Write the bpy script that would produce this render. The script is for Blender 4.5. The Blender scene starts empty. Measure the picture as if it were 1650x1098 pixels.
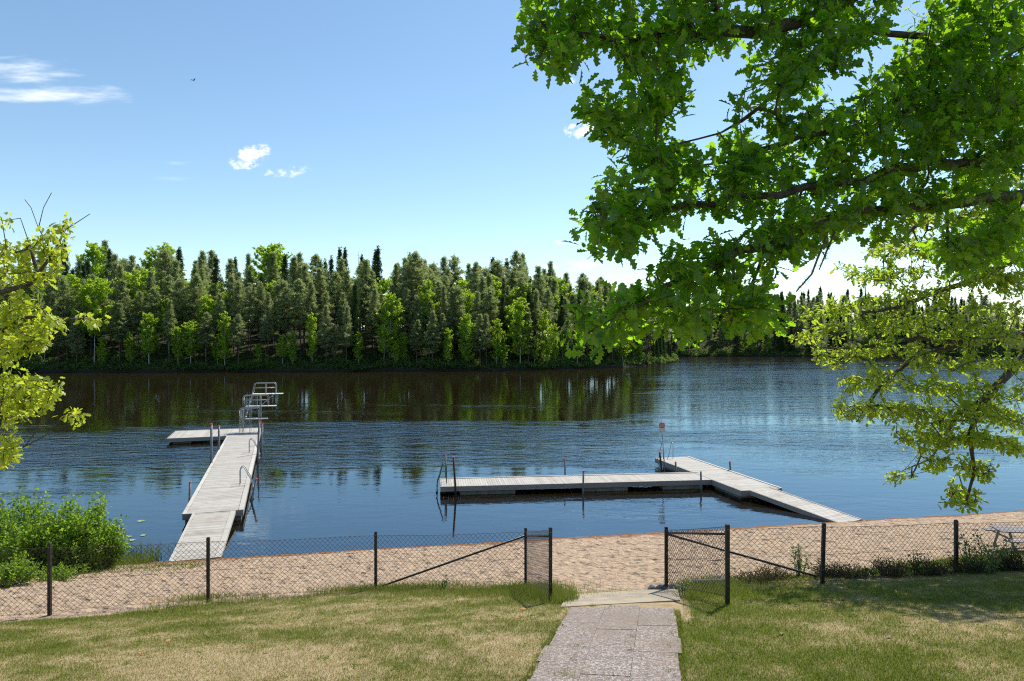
import bpy, math, random
import numpy as np
from mathutils import Vector, Matrix
random.seed(5)
rng = np.random.default_rng(11)
S = bpy.context.scene
COL = S.collection
F = 1100.0; CX = 825.0; CY = 549.0; CH = 7.4          # focal length and centre of the photograph, eye height over the lake
R = math.radians

def at(px, py, d):
    return Vector(((px-CX)/F*d, d, CH-(py-CY)/F*d))

def vn(x, y, seed=0.0):
    """smooth value noise 0..1"""
    x = np.asarray(x, float); y = np.asarray(y, float)
    xi = np.floor(x); yi = np.floor(y); fx = x-xi; fy = y-yi
    fx = fx*fx*(3-2*fx); fy = fy*fy*(3-2*fy)
    def h(a, b):
        v = np.sin(a*127.1+b*311.7+seed*74.7)*43758.5453
        return v-np.floor(v)
    return (h(xi, yi)*(1-fx)+h(xi+1, yi)*fx)*(1-fy)+(h(xi, yi+1)*(1-fx)+h(xi+1, yi+1)*fx)*fy

# ------------------------------------------------------------------ terrain functions
GS = [-80, -20, 0, 7.5, 9.9, 12, 14, 25.2, 32, 45, 60, 200]
GG = [2.4, 2.6, 3.0, 3.72, 4.12, 4.62, 5.13, 7.40, 8.7, 10.4, 10.9, 10.9]
def ground(x, y):
    s = np.asarray(y, float)-0.2*np.asarray(x, float)
    g = 0
    for o in (-.9, -.3, .3, .9):
        g = g+np.interp(s+o, GS, GG)/4
    return CH-g
BX = [-60, -20, -8.1, -6, -3, 0.3, 0.8, 2.9, 3.1, 6.3, 10.4, 20, 60]
BS = [13.0, 14.7, 14.5, 15.1, 15.5, 14.3, 12.9, 12.6, 13.1, 12.7, 13.9, 14.6, 17]
def lawn_edge(x):
    return np.interp(x, BX, BS)
def on_ground(px, py):
    """where the view ray through a pixel meets the ground"""
    lo, hi = 3.0, 60.0
    for _ in range(60):
        m = (lo+hi)/2; p = at(px, py, m)
        if p.z > float(ground(p.x, p.y)): lo = m
        else: hi = m
    return at(px, py, lo)
PTS = [(-420, 150), (-200, 156), (-120, 160), (-19, 166), (8, 173), (30, 189), (45, 207), (57, 237), (59, 243)]
SHX = [p[0] for p in PTS]+[62, 66, 140, 260, 420]
SHY = [p[1] for p in PTS]+[290, 313, 312, 316, 300]
def shore(x):
    return np.interp(x, SHX, SHY)
def hill(x, t):
    x = np.asarray(x, float); t = np.asarray(t, float)
    hm = np.interp(x, [-420, -130, -60, -20, 30, 57, 64, 120, 300], [14, 14, 12, 11, 7.5, 3, 14, 15, 14])
    return -0.8+np.clip((t+2.0)*.6, 0, 1.3)+hm*(1-np.exp(-np.clip(t-1, 0, None)/28))+.5*vn(x*.15, t*.15, 3)*np.clip(t, 0, 1)

# ------------------------------------------------------------------ object helpers
def link(name, me, mat=None, parent=None, loc=None):
    o = bpy.data.objects.new(name, me); COL.objects.link(o)
    if mat is not None and me is not None:
        if isinstance(mat, (list, tuple)):
            for m in mat: me.materials.append(m)
        else: me.materials.append(mat)
    if parent is not None: o.parent = parent
    if loc is not None: o.location = loc
    return o
def tag(o, label=None, cat=None, group=None, kind=None):
    if label: o['label'] = label
    if cat: o['category'] = cat
    if group: o['group'] = group
    if kind: o['kind'] = kind
    return o
def empty(name, loc=(0, 0, 0), rz=0.0):
    o = bpy.data.objects.new(name, None); COL.objects.link(o)
    o.location = loc; o.rotation_euler = (0, 0, rz); o.empty_display_size = .2
    return o
def np_mesh(name, V, Fa, smooth=False, attrs=None):
    V = np.ascontiguousarray(V, dtype=np.float32); Fa = np.ascontiguousarray(Fa, dtype=np.int32)
    me = bpy.data.meshes.new(name)
    n, k = Fa.shape
    me.vertices.add(len(V)); me.vertices.foreach_set('co', V.ravel())
    me.loops.add(n*k); me.loops.foreach_set('vertex_index', Fa.ravel())
    me.polygons.add(n)
    me.polygons.foreach_set('loop_start', np.arange(0, n*k, k, dtype=np.int32))
    if smooth: me.polygons.foreach_set('use_smooth', np.ones(n, dtype=bool))
    for an, av in (attrs or {}).items():
        a = me.attributes.new(an, 'FLOAT', 'POINT'); a.data.foreach_set('value', np.asarray(av, dtype=np.float32))
    me.update(calc_edges=True); me.validate()
    return me

class MB:
    """collects boxes and tubes and links them as one mesh object"""
    def __init__(s, mtx=None): s.v = []; s.f = []; s.m = mtx or Matrix.Identity(4)
    def add(s, vs, fs):
        b = len(s.v); s.v += [tuple(s.m @ Vector(v)) for v in vs]; s.f += [tuple(i+b for i in f) for f in fs]
    def box(s, x0, x1, y0, y1, z0, z1, bev=0.0):
        if bev <= 0:
            s.add([(x0, y0, z0), (x1, y0, z0), (x1, y1, z0), (x0, y1, z0), (x0, y0, z1), (x1, y0, z1), (x1, y1, z1), (x0, y1, z1)],
                  [(0, 3, 2, 1), (4, 5, 6, 7), (0, 1, 5, 4), (1, 2, 6, 5), (2, 3, 7, 6), (3, 0, 4, 7)])
        else:
            b = bev; vs = []
            for z, q in ((z0, b), (z0+b, 0), (z1-b, 0), (z1, b)):
                vs += [(x0+q+(b if q == 0 else 0)*0, y0+q, z), (x1-q, y0+q, z), (x1-q, y1-q, z), (x0+q, y1-q, z)]
            fs = [(0, 3, 2, 1), (12, 13, 14, 15)]
            for k in range(3):
                for i in range(4):
                    j = (i+1) % 4; fs.append((k*4+i, k*4+j, k*4+4+j, k*4+4+i))
            s.add(vs, fs)
    def tube(s, pts, r, n=8, r1=None, cap=True):
        pts = [Vector(p) for p in pts]; L = len(pts); vs = []; fs = []
        prev = None
        for i, p in enumerate(pts):
            t = (pts[min(i+1, L-1)]-pts[max(i-1, 0)]).normalized()
            if prev is None:
                a = t.cross(Vector((0, 0, 1)));
                if a.length < .05: a = t.cross(Vector((1, 0, 0)))
                a.normalize()
            else:
                a = (prev-t*prev.dot(t)).normalized()
            prev = a; b = t.cross(a)
            rr = r if r1 is None else r+(r1-r)*i/max(L-1, 1)
            for k in range(n):
                w = 2*math.pi*k/n; vs.append(tuple(p+(a*math.cos(w)+b*math.sin(w))*rr))
        for i in range(L-1):
            for k in range(n):
                j = (k+1) % n; fs.append((i*n+k, i*n+j, i*n+n+j, i*n+n+k))
        if cap:
            fs.append(tuple(range(n-1, -1, -1))); fs.append(tuple(range((L-1)*n, L*n)))
        s.add(vs, fs)
    def build(s, name, mat, parent=None, smooth=False):
        me = bpy.data.meshes.new(name); me.from_pydata(s.v, [], s.f); me.update()
        if smooth:
            for p in me.polygons: p.use_smooth = len(p.vertices) == 4
        return link(name, me, mat, parent)
def arc(c, r, a0, a1, n, ax, ay):
    c = Vector(c); ax = Vector(ax); ay = Vector(ay)
    return [c+ax*(r*math.cos(a0+(a1-a0)*i/n))+ay*(r*math.sin(a0+(a1-a0)*i/n)) for i in range(n+1)]

# ------------------------------------------------------------------ materials
class NT:
    def __init__(s, nt): s.t = nt
    def n(s, kind, **kw):
        nd = s.t.nodes.new(kind)
        for k, v in kw.items():
            if k.startswith('i_'):
                key = k[2:]; key = int(key) if key.isdigit() else key.replace('_', ' ')
                s.set(nd.inputs[key], v)
            else: setattr(nd, k, v)
        return nd
    def set(s, inp, v):
        if isinstance(v, bpy.types.NodeSocket): s.t.links.new(v, inp)
        elif isinstance(v, bpy.types.Node): s.t.links.new(v.outputs[0], inp)
        else: inp.default_value = v
    def math(s, op, a, b=None, clamp=False):
        nd = s.t.nodes.new('ShaderNodeMath'); nd.operation = op; nd.use_clamp = clamp
        s.set(nd.inputs[0], a)
        if b is not None: s.set(nd.inputs[1], b)
        return nd.outputs[0]
    def mr(s, v, a, b, c=0.0, d=1.0, smooth=True):
        nd = s.t.nodes.new('ShaderNodeMapRange'); nd.interpolation_type = 'SMOOTHSTEP' if smooth else 'LINEAR'
        s.set(nd.inputs[0], v); nd.inputs[1].default_value = a; nd.inputs[2].default_value = b; nd.inputs[3].default_value = c; nd.inputs[4].default_value = d
        return nd.outputs[0]
    def mix(s, f, a, b, blend='MIX'):
        nd = s.t.nodes.new('ShaderNodeMix'); nd.data_type = 'RGBA'; nd.blend_type = blend
        s.set(nd.inputs[0], f)
        for k, v in ((6, a), (7, b)):
            if isinstance(v, (tuple, list)): v = tuple(v)[:3]+(1,)
            s.set(nd.inputs[k], v)
        return nd.outputs[2]
    def noise(s, vec, scale, detail=3.0, rough=.55):
        nd = s.t.nodes.new('ShaderNodeTexNoise'); nd.inputs['Scale'].default_value = scale
        nd.inputs['Detail'].default_value = detail; nd.inputs['Roughness'].default_value = rough
        if vec is not None: s.set(nd.inputs['Vector'], vec)
        return nd.outputs['Fac']
    def mapping(s, vec, scale=(1, 1, 1), rot=(0, 0, 0), loc=(0, 0, 0)):
        nd = s.t.nodes.new('ShaderNodeMapping'); s.set(nd.inputs[0], vec)
        nd.inputs[1].default_value = loc; nd.inputs[2].default_value = rot; nd.inputs[3].default_value = scale
        return nd.outputs[0]
    def bump(s, h, strength, dist):
        nd = s.t.nodes.new('ShaderNodeBump'); s.set(nd.inputs['Height'], h)
        s.set(nd.inputs['Strength'], strength); s.set(nd.inputs['Distance'], dist)
        return nd.outputs[0]
def newmat(name):
    m = bpy.data.materials.new(name); m.use_nodes = True; m.node_tree.nodes.clear()
    t = NT(m.node_tree); t.out = t.n('ShaderNodeOutputMaterial')
    return m, t
def pbsdf(t, col, rough=.6, metal=0.0, spec=.4, normal=None):
    b = t.n('ShaderNodeBsdfPrincipled')
    if isinstance(col, (tuple, list)): col = tuple(col)[:3]+(1,)
    t.set(b.inputs['Base Color'], col); t.set(b.inputs['Roughness'], rough); b.inputs['Metallic'].default_value = metal
    b.inputs['Specular IOR Level'].default_value = spec
    if normal is not None: t.set(b.inputs['Normal'], normal)
    t.set(t.out.inputs[0], b.outputs[0])
    return b
def simple(name, c0, c1, scale=6.0, rough=.6, metal=0.0, bump=0.0, spec=.4, island=0.0):
    m, t = newmat(name)
    co = t.n('ShaderNodeTexCoord').outputs['Object']
    f = t.noise(co, scale, 5, .65)
    f2 = t.mr(f, .3, .7)
    col = t.mix(f2, c0, c1)
    if island > 0:
        g = t.n('ShaderNodeNewGeometry').outputs['Random Per Island']
        col = t.mix(t.math('MULTIPLY', g, island), col, tuple(x*.55 for x in c0))
    pbsdf(t, col, rough, metal, spec, t.bump(f, .6, bump) if bump else None)
    return m
def leafmat(name, d0, d1, tr0, tr1, tfac=.45, gloss=.06, grough=.45):
    m, t = newmat(name)
    g = t.n('ShaderNodeNewGeometry').outputs['Random Per Island']
    ob = t.n('ShaderNodeObjectInfo').outputs['Random']
    g2 = t.math('FRACT', t.math('ADD', g, t.math('MULTIPLY', ob, .35)))
    f = t.math('ADD', t.math('MULTIPLY', g2, .65), t.math('MULTIPLY', ob, .35))
    di = t.n('ShaderNodeBsdfDiffuse'); t.set(di.inputs[0], t.mix(f, d0, d1))
    tr = t.n('ShaderNodeBsdfTranslucent'); t.set(tr.inputs[0], t.mix(f, tr0, tr1))
    mx = t.n('ShaderNodeMixShader', i_0=tfac, i_1=di.outputs[0], i_2=tr.outputs[0])
    if gloss > 0:
        gl = t.n('ShaderNodeBsdfGlossy'); gl.inputs[0].default_value = (.9, .95, 1, 1); gl.inputs[1].default_value = grough
        mx = t.n('ShaderNodeMixShader', i_0=gloss, i_1=mx.outputs[0], i_2=gl.outputs[0])
    t.set(t.out.inputs[0], mx.outputs[0])
    return m

M = {}
M['oak_near'] = leafmat('oak_leaf_green', (.016, .055, .006), (.036, .088, .009), (.19, .50, .008), (.52, .84, .02), .54, .03)
M['oak_far'] = leafmat('oak_leaf_young', (.13, .21, .02), (.25, .30, .03), (.46, .68, .03), (.72, .76, .05), .53, .03)
M['oak_left'] = leafmat('oak_leaf_yellow', (.17, .27, .02), (.33, .35, .03), (.52, .72, .03), (.78, .78, .05), .53, .03)
M['bush'] = leafmat('bush_leaf', (.085, .17, .018), (.16, .25, .03), (.30, .52, .03), (.46, .62, .05), .48, .01)
M['sapling'] = leafmat('sapling_leaf', (.05, .10, .02), (.09, .15, .03), (.16, .30, .04), (.25, .38, .05), .4, .05)
M['weed'] = leafmat('weed_leaf', (.07, .12, .015), (.12, .17, .03), (.16, .30, .03), (.25, .38, .04), .3, 0)
M['heather'] = leafmat('heather_leaf', (.05, .06, .02), (.11, .075, .045), (.10, .12, .03), (.16, .12, .05), .3, 0)
M['pine'] = leafmat('pine_needle', (.18, .225, .11), (.28, .30, .17), (.36, .48, .15), (.50, .55, .21), .52, 0)
M['spruce'] = leafmat('spruce_needle', (.040, .078, .034), (.07, .11, .045), (.06, .11, .03), (.09, .15, .04), .35, 0)
M['birch'] = leafmat('birch_leaf', (.16, .27, .03), (.25, .35, .05), (.48, .74, .05), (.68, .82, .08), .54, .0)
M['under'] = leafmat('undergrowth_leaf', (.055, .105, .03), (.11, .17, .05), (.14, .24, .05), (.28, .40, .08), .42, 0)
M['dry_leaf'] = simple('dry_leaf', (.35, .12, .02), (.45, .20, .05), 30, .7)
M['litter'] = simple('leaf_litter', (.16, .10, .05), (.30, .21, .12), 30, .8)
M['bark'] = simple('oak_bark', (.045, .034, .026), (.12, .10, .08), 14, .9, bump=.03)
M['lichen_bark'] = simple('lichen_bark', (.05, .04, .032), (.20, .20, .17), 22, .95, bump=.03)
M['pine_bark'] = simple('pine_bark', (.07, .045, .032), (.17, .105, .075), 3, .9)
M['birch_bark'] = simple('birch_bark', (.62, .60, .56), (.30, .28, .26), 2.2, .7)
M['stem'] = simple('bush_stem', (.10, .075, .05), (.17, .13, .08), 12, .85)
M['galv'] = simple('galvanised_steel', (.26, .27, .28), (.42, .43, .44), 9, .42, .5)
M['pole_steel'] = simple('dark_pole_steel', (.10, .105, .11), (.20, .205, .21), 9, .5, .3)
M['board_white'] = simple('pale_board', (.62, .61, .58), (.74, .73, .70), 8, .5)
M['red_cap'] = simple('red_cap', (.55, .04, .04), (.65, .09, .07), 8, .45)
M['black_post'] = simple('black_painted_steel', (.012, .010, .010), (.030, .026, .024), 18, .45, 0.0)
M['wire'] = simple('dark_wire', (.035, .022, .026), (.055, .038, .040), 10, .55)
M['green_steel'] = simple('dark_green_steel', (.03, .09, .07), (.06, .14, .11), 10, .45, .2)
M['float'] = simple('pontoon_concrete', (.17, .16, .12), (.30, .28, .22), 5, .85, bump=.01)
M['iron'] = simple('dark_iron', (.025, .022, .02), (.07, .055, .045), 12, .7, .3)
M['rock'] = simple('dark_rock', (.06, .065, .07), (.17, .17, .17), 9, .85, bump=.05)
M['lily'] = simple('lily_pad', (.24, .29, .10), (.40, .40, .20), 9, .35)
M['concrete'] = simple('concrete_slab', (.25, .21, .155), (.38, .31, .225), 2.4, .9, bump=.008)
M['bird'] = simple('bird_feather', (.05, .05, .05), (.10, .10, .10), 9, .8)
M['sign_white'] = simple('sign_white', (.50, .47, .43), (.58, .55, .51), 9, .5)
M['sign_red'] = simple('sign_red', (.55, .03, .04), (.60, .05, .05), 9, .5)
M['sign_black'] = simple('sign_black', (.03, .03, .03), (.05, .05, .05), 9, .5)

def wood(name, c0, c1, ang=0.0):
    m, t = newmat(name)
    co = t.n('ShaderNodeTexCoord').outputs['Object']
    g = t.n('ShaderNodeNewGeometry').outputs['Random Per Island']
    vec = t.n('ShaderNodeVectorMath', operation='ADD'); t.set(vec.inputs[0], t.mapping(co, (1.2, 24, 24), (0, 0, ang)))
    cx = t.n('ShaderNodeCombineXYZ'); t.set(cx.inputs[0], t.math('MULTIPLY', g, 40.0)); t.set(vec.inputs[1], cx.outputs[0])
    f = t.noise(vec.outputs[0], 1.0, 5, .6)
    f2 = t.noise(co, 1.1, 3, .6)
    col = t.mix(t.mr(f, .3, .7), c0, c1)
    col = t.mix(t.math('MULTIPLY', g, .45), col, tuple(x*.62 for x in c0))
    col = t.mix(t.mr(f2, .5, .75, 0, .5), col, (.28, .23, .17))
    sp_ = t.noise(co, 7, 4, .7)
    col = t.mix(t.mr(sp_, .64, .72, 0, .6), col, (.17, .145, .12))
    pbsdf(t, col, .75, 0, .3, t.bump(f, .5, .004))
    return m
M['deck'] = wood('weathered_deck', (.39, .36, .31), (.52, .485, .43))
M['deck_edge'] = wood('weathered_edge_plank', (.46, .425, .37), (.585, .55, .485), R(90))
M['fascia'] = wood('weathered_fascia', (.29, .265, .24), (.43, .40, .37))
M['table_wood'] = wood('weathered_table', (.16, .15, .15), (.28, .27, .27))

def soilmix(name, sand):
    m, t = newmat(name)
    P = t.n('ShaderNodeNewGeometry').outputs['Position']
    fine = t.noise(P, 60, 4, .7); mid = t.noise(P, 5.5, 4, .6); big = t.noise(P, .7, 3, .5)
    if sand:
        col = t.mix(t.mr(mid, .35, .7), (.465, .335, .225), (.58, .435, .30))
        col = t.mix(t.mr(fine, .35, .75, 0, .6), col, (.31, .22, .155))
        speck = t.noise(t.mapping(P, (1, 1.5, 1)), 8.5, 4, .75)
        col = t.mix(t.mr(speck, .60, .70, 0, .75), col, (.13, .085, .05))      # scattered bits of bark and leaf litter
        z = t.n('ShaderNodeSeparateXYZ'); t.set(z.inputs[0], P)
        zz = t.math('ADD', z.outputs[2], t.math('MULTIPLY', big, -.12))
        col = t.mix(t.mr(zz, .17, -.01), col, (.25, .125, .06))               # wet rusty sand at the waterline
        col = t.mix(t.mr(zz, -.02, -1.6, 0, 1, False), col, (.085, .054, .018)) # peat brown lake bottom, its darkening with depth standing in for light lost in water
        foot = t.noise(t.mapping(P, (1, 1.25, 1)), 4.2, 2, .5)
        h = t.math('ADD', t.math('MULTIPLY', foot, 1.0), t.math('MULTIPLY', fine, .10))
        h = t.math('ADD', h, t.math('MULTIPLY', speck, .3))
        vo = t.n('ShaderNodeTexVoronoi', feature='SMOOTH_F1'); vo.inputs['Scale'].default_value = 2.4; t.set(vo.inputs['Vector'], t.mapping(P, (1.25, 1, 1), (0, 0, .4)))
        h = t.math('ADD', h, t.math('MULTIPLY', t.math('MINIMUM', vo.outputs['Distance'], .42), 1.3))
        pbsdf(t, col, .95, 0, .15, t.bump(h, 1.0, .26))
    else:
        p = t.n('ShaderNodeAttribute', attribute_name='patch').outputs['Fac']
        c = t.mix(t.mr(mid, .3, .7), (.30, .22, .12), (.41, .31, .19))
        c2 = t.mix(t.mr(fine, .3, .7), (.11, .115, .03), (.18, .17, .055))
        col = t.mix(p, c, c2)
        col = t.mix(t.mr(fine, .5, .8, 0, .6), col, (.14, .10, .05))
        pbsdf(t, col, .95, 0, .1, t.bump(fine, .8, .02))
    return m
M['sand'] = soilmix('beach_sand', True)
M['lawn'] = soilmix('lawn_soil', False)

def forest_floor():
    m, t = newmat('forest_floor')
    P = t.n('ShaderNodeNewGeometry').outputs['Position']
    f = t.noise(P, .5, 5, .65)
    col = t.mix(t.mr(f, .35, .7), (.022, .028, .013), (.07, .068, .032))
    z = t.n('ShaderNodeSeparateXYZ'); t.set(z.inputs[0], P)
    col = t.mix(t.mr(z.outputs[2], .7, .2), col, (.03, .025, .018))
    pbsdf(t, col, .95, 0, .1)
    return m
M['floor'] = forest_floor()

def grassmat(name, dry0, dry1, gr0, gr1):
    m, t = newmat(name)
    p = t.n('ShaderNodeAttribute', attribute_name='patch').outputs['Fac']
    g = t.n('ShaderNodeAttribute', attribute_name='rnd').outputs['Fac']
    col = t.mix(p, t.mix(g, dry0, dry1), t.mix(g, gr0, gr1))
    di = t.n('ShaderNodeBsdfDiffuse'); t.set(di.inputs[0], col)
    tr = t.n('ShaderNodeBsdfTranslucent'); t.set(tr.inputs[0], t.mix(.5, col, (.30, .42, .03)))
    mx = t.n('ShaderNodeMixShader', i_0=.35, i_1=di.outputs[0], i_2=tr.outputs[0])
    t.set(t.out.inputs[0], mx.outputs[0])
    return m
M['grass'] = grassmat('lawn_grass', (.26, .225, .07), (.52, .44, .19), (.07, .12, .014), (.20, .23, .04))
M['tall_grass'] = grassmat('tall_grass', (.24, .19, .07), (.36, .30, .13), (.075, .125, .02), (.17, .21, .04))

def pathmat():
    m, t = newmat('pebble_concrete')
    P = t.n('ShaderNodeNewGeometry').outputs['Position']
    g = t.n('ShaderNodeNewGeometry').outputs['Random Per Island']
    vo = t.n('ShaderNodeTexVoronoi', feature='F1'); vo.inputs['Scale'].default_value = 42; t.set(vo.inputs['Vector'], P)
    sep = t.n('ShaderNodeSeparateColor'); t.set(sep.inputs[0], vo.outputs['Color'])
    f = sep.outputs[0]
    col = t.mix(t.mr(f, 0, 1, 0, 1, False), (.14, .115, .105), (.50, .44, .40))
    col = t.mix(t.mr(sep.outputs[1], .6, 1, 0, .5), col, (.32, .20, .16))
    col = t.mix(t.mr(vo.outputs['Distance'], .35, .75, 0, .75), col, (.13, .105, .09))
    big = t.noise(P, 1.3, 4, .6)
    col = t.mix(t.mr(big, .38, .7, 0, .7), col, (.21, .165, .125))
    dirt = t.noise(P, 5, 5, .7)
    col = t.mix(t.mr(dirt, .56, .72, 0, .65), col, (.30, .235, .165))
    col = t.mix(t.math('MULTIPLY', g, .16), col, (.20, .16, .14))
    pbsdf(t, col, .9, 0, .2, t.bump(vo.outputs['Distance'], .7, -.012))
    return m
M['path'] = pathmat()

def watermat():
    m, t = newmat('lake_water')
    P = t.n('ShaderNodeNewGeometry').outputs['Position']
    sp = t.n('ShaderNodeSeparateXYZ'); t.set(sp.inputs[0], P)
    X, Y = sp.outputs[0], sp.outputs[1]
    wob = t.noise(t.mapping(P, (.022, .06, 1), (0, 0, R(9))), 1.0, 3, .6); wob2 = t.noise(t.mapping(P, (.10, .34, 1)), 1.0, 2, .5)
    Yw = t.math('ADD', Y, t.math('ADD', t.math('MULTIPLY', t.math('SUBTRACT', wob, .5), 100.0), t.math('MULTIPLY', t.math('SUBTRACT', wob2, .5), 22.0)))
    a1 = t.mr(Yw, 30, 50); a2 = t.mr(Yw, 74, 50)
    open_ = t.math('MULTIPLY', a1, a2)
    wedge = t.mr(t.math('SUBTRACT', X, t.math('MULTIPLY', Yw, .19)), -5, 10)
    wedge = t.math('MULTIPLY', wedge, t.mr(Y, 50, 95))
    gust = t.mr(t.noise(t.mapping(P, (.035, .12, 1)), 1.0, 3, .6), .35, .65, .35, 1.05)
    side = t.mr(t.math('SUBTRACT', X, t.math('MULTIPLY', Y, .17)), -2, 9, 1.0, .5)
    side = t.math('MAXIMUM', side, t.mr(Y, 80, 140))
    amp = t.math('MULTIPLY', t.math('MAXIMUM', open_, wedge), side)
    amp = t.math('ADD', t.math('MULTIPLY', t.math('MULTIPLY', amp, gust), .94), .06)
    w1 = t.noise(t.mapping(P, (.55, 1.25, 1), (0, 0, R(-8))), 1.15, 3, .55)
    w2 = t.noise(t.mapping(P, (.6, 1.3, 1), (0, 0, R(14))), 3.6, 3, .6)
    w0 = t.noise(t.mapping(P, (.45, 1.2, 1), (0, 0, R(4))), .55, 2, .5)
    h = t.math('ADD', t.math('MULTIPLY', w0, .9), t.math('ADD', w1, t.math('MULTIPLY', w2, .28)))
    bn = t.bump(h, 1.0, t.math('MULTIPLY', amp, .125))
    fr = t.n('ShaderNodeFresnel', i_IOR=3.0); t.set(fr.inputs['Normal'], bn)
    gl = t.n('ShaderNodeBsdfGlossy'); gl.inputs[0].default_value = (.70, .88, 1, 1)
    t.set(gl.inputs['Roughness'], t.math('ADD', t.math('MULTIPLY', amp, .05), .015)); t.set(gl.inputs['Normal'], bn)
    tr = t.n('ShaderNodeBsdfTransparent'); tr.inputs[0].default_value = (.62, .50, .34, 1)
    mx = t.n('ShaderNodeMixShader', i_0=fr.outputs[0], i_1=tr.outputs[0], i_2=gl.outputs[0])
    peat = t.n('ShaderNodeBsdfDiffuse'); peat.inputs[0].default_value = (.085, .056, .022, 1)
    mx = t.n('ShaderNodeMixShader', i_0=.075, i_1=mx.outputs[0], i_2=peat.outputs[0])
    t.set(t.out.inputs[0], mx.outputs[0])
    return m
M['water'] = watermat()

# ------------------------------------------------------------------ setting: lawn, beach, lake bed, lake, far shore
def spaced(segs):
    a = []
    for x0, x1, d in segs: a.append(np.arange(x0, x1, d))
    a.append(np.array([segs[-1][1]])); return np.concatenate(a)
gx = spaced([(-420, -60, 30), (-60, -16, 1.5), (-16, 22, .09), (22, 60, 1.5), (60, 420, 30)])
gy = spaced([(-260, -30, 25), (-30, 4, 1.2), (4, 29, .09), (29, 60, 1.2), (60, 140, 20)])
XX, YY = np.meshgrid(gx, gy)
ZZ = ground(XX, YY)
SSg = YY-.2*XX
edge = lawn_edge(XX)+.5*(vn(XX*1.7, YY*1.7, 1)-.5)+.25*(vn(XX*6, YY*6, 2)-.5)
sandw = np.clip((SSg-edge)*1.5, 0, 1)
lump = (vn(XX*2.6, YY*3.0, 4)-.5)*.10+(vn(XX*6.5, YY*7, 5)-.5)*.08+(vn(XX*.6, YY*.6, 6)-.5)*.09
ZZ = ZZ+lump*sandw*np.clip(ZZ*4, .15, 1)+(vn(XX*1.1, YY*1.1, 8)-.5)*.04*(1-sandw)
def patch(x, y):
    """0 = dry straw, 1 = green"""
    p = .34*vn(x*.75, y*1.1, 9)+.26*vn(x*2.1, y*2.6, 10)+.24*vn(x*6, y*6, 12)+.16*vn(x*15, y*15, 13)
    s = y-.2*x
    pathx = .136+(y-7.5)*.22
    right = np.clip((x-pathx-1.5)/.3, 0, 1)*np.clip(1-(x-pathx-3.0)/2.5, 0, 1)
    nearedge = np.clip(1-(lawn_edge(x)-s)/1.4, 0, 1)
    bare = np.exp(-(((x+3.6)/1.9)**2+((y-8.4)/.8)**2))+.8*np.exp(-(((x-6.4)/1.6)**2+((y-9.2)/.7)**2))+.6*np.exp(-(((x+6.5)/1.5)**2+((y-9.0)/.6)**2))
    v = (y-7.3)*.977+(x-.14)*.215; u = (x-.14)*.977-(y-7.3)*.215
    onp = (u > -.12) & (u < 1.85) & (v > 2.9)
    return np.clip((p-.30)*2.2+.5*right+.35*nearedge-.7*bare, 0, 1)*np.where(onp, 0, 1)
ny, nx = XX.shape
idx = np.arange(nx*ny).reshape(ny, nx)
quads = np.stack([idx[:-1, :-1], idx[:-1, 1:], idx[1:, 1:], idx[1:, :-1]], -1).reshape(-1, 4)
cz = ZZ.ravel()[quads].mean(1); cs = (SSg-edge).ravel()[quads].mean(1)
V = np.stack([XX, YY, ZZ], -1).reshape(-1, 3)
PT = patch(XX, YY).ravel()
def submesh(name, mask, mat, label):
    q = quads[mask]; u, inv = np.unique(q, return_inverse=True)
    me = np_mesh(name, V[u], inv.reshape(-1, 4), True, {'patch': PT[u]})
    o = link(name, me, mat); tag(o, label, name.replace('_', ' '), kind='structure'); return o
submesh('lawn', cs <= 0, M['lawn'], 'patchy dry lawn between the camera and the fence')
submesh('beach', (cs > 0) & (cz > -.06), M['sand'], 'sandy beach sloping down to the lake')
submesh('lake_bed', (cs > 0) & (cz <= -.06), M['sand'], 'brown lake bed under the water')
lv = [(-700, 12, 0), (700, 12, 0), (700, 420, 0), (-700, 420, 0)]
lm = np_mesh('lake', np.array(lv, float), np.array([[0, 1, 2, 3]]))
tag(link('lake', lm, M['water']), 'calm lake with wind ripples', 'lake', kind='structure')
deep = np_mesh('deep_bed', np.array([(-700, 130, -3.55), (700, 130, -3.55), (700, 420, -3.55), (-700, 420, -3.55)], float), np.array([[0, 1, 2, 3]]))
tag(link('deep_lake_bed', deep, M['sand']), 'dark lake bed in the deep water', 'lake bed', kind='structure')
fx = np.unique(np.concatenate([np.linspace(-420, -140, 12), np.arange(-140, 70, 1.6), np.array([59, 59.5, 60, 61, 62, 63, 64, 65, 66]), np.linspace(70, 420, 60)]))
ft = np.concatenate([np.array([-9, -3, -2, -1, -.3, .3, 1, 2]), np.arange(3, 60, 2.0), np.linspace(62, 420, 14)])
FX, FT = np.meshgrid(fx, ft)
FY = shore(FX)+FT+1.0*(vn(FX*.22, FX*0, 21)-.5)*2
FZ = hill(FX, FT); FZ[FT <= -8.9] = -5
ny, nx = FX.shape; idx = np.arange(nx*ny).reshape(ny, nx)
fq = np.stack([idx[:-1, :-1], idx[:-1, 1:], idx[1:, 1:], idx[1:, :-1]], -1).reshape(-1, 4)
fm = np_mesh('far_shore', np.stack([FX, FY, FZ], -1).reshape(-1, 3), fq, True)
tag(link('far_shore', fm, M['floor']), 'dark wooded bank across the lake', 'far shore', kind='structure')

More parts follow.
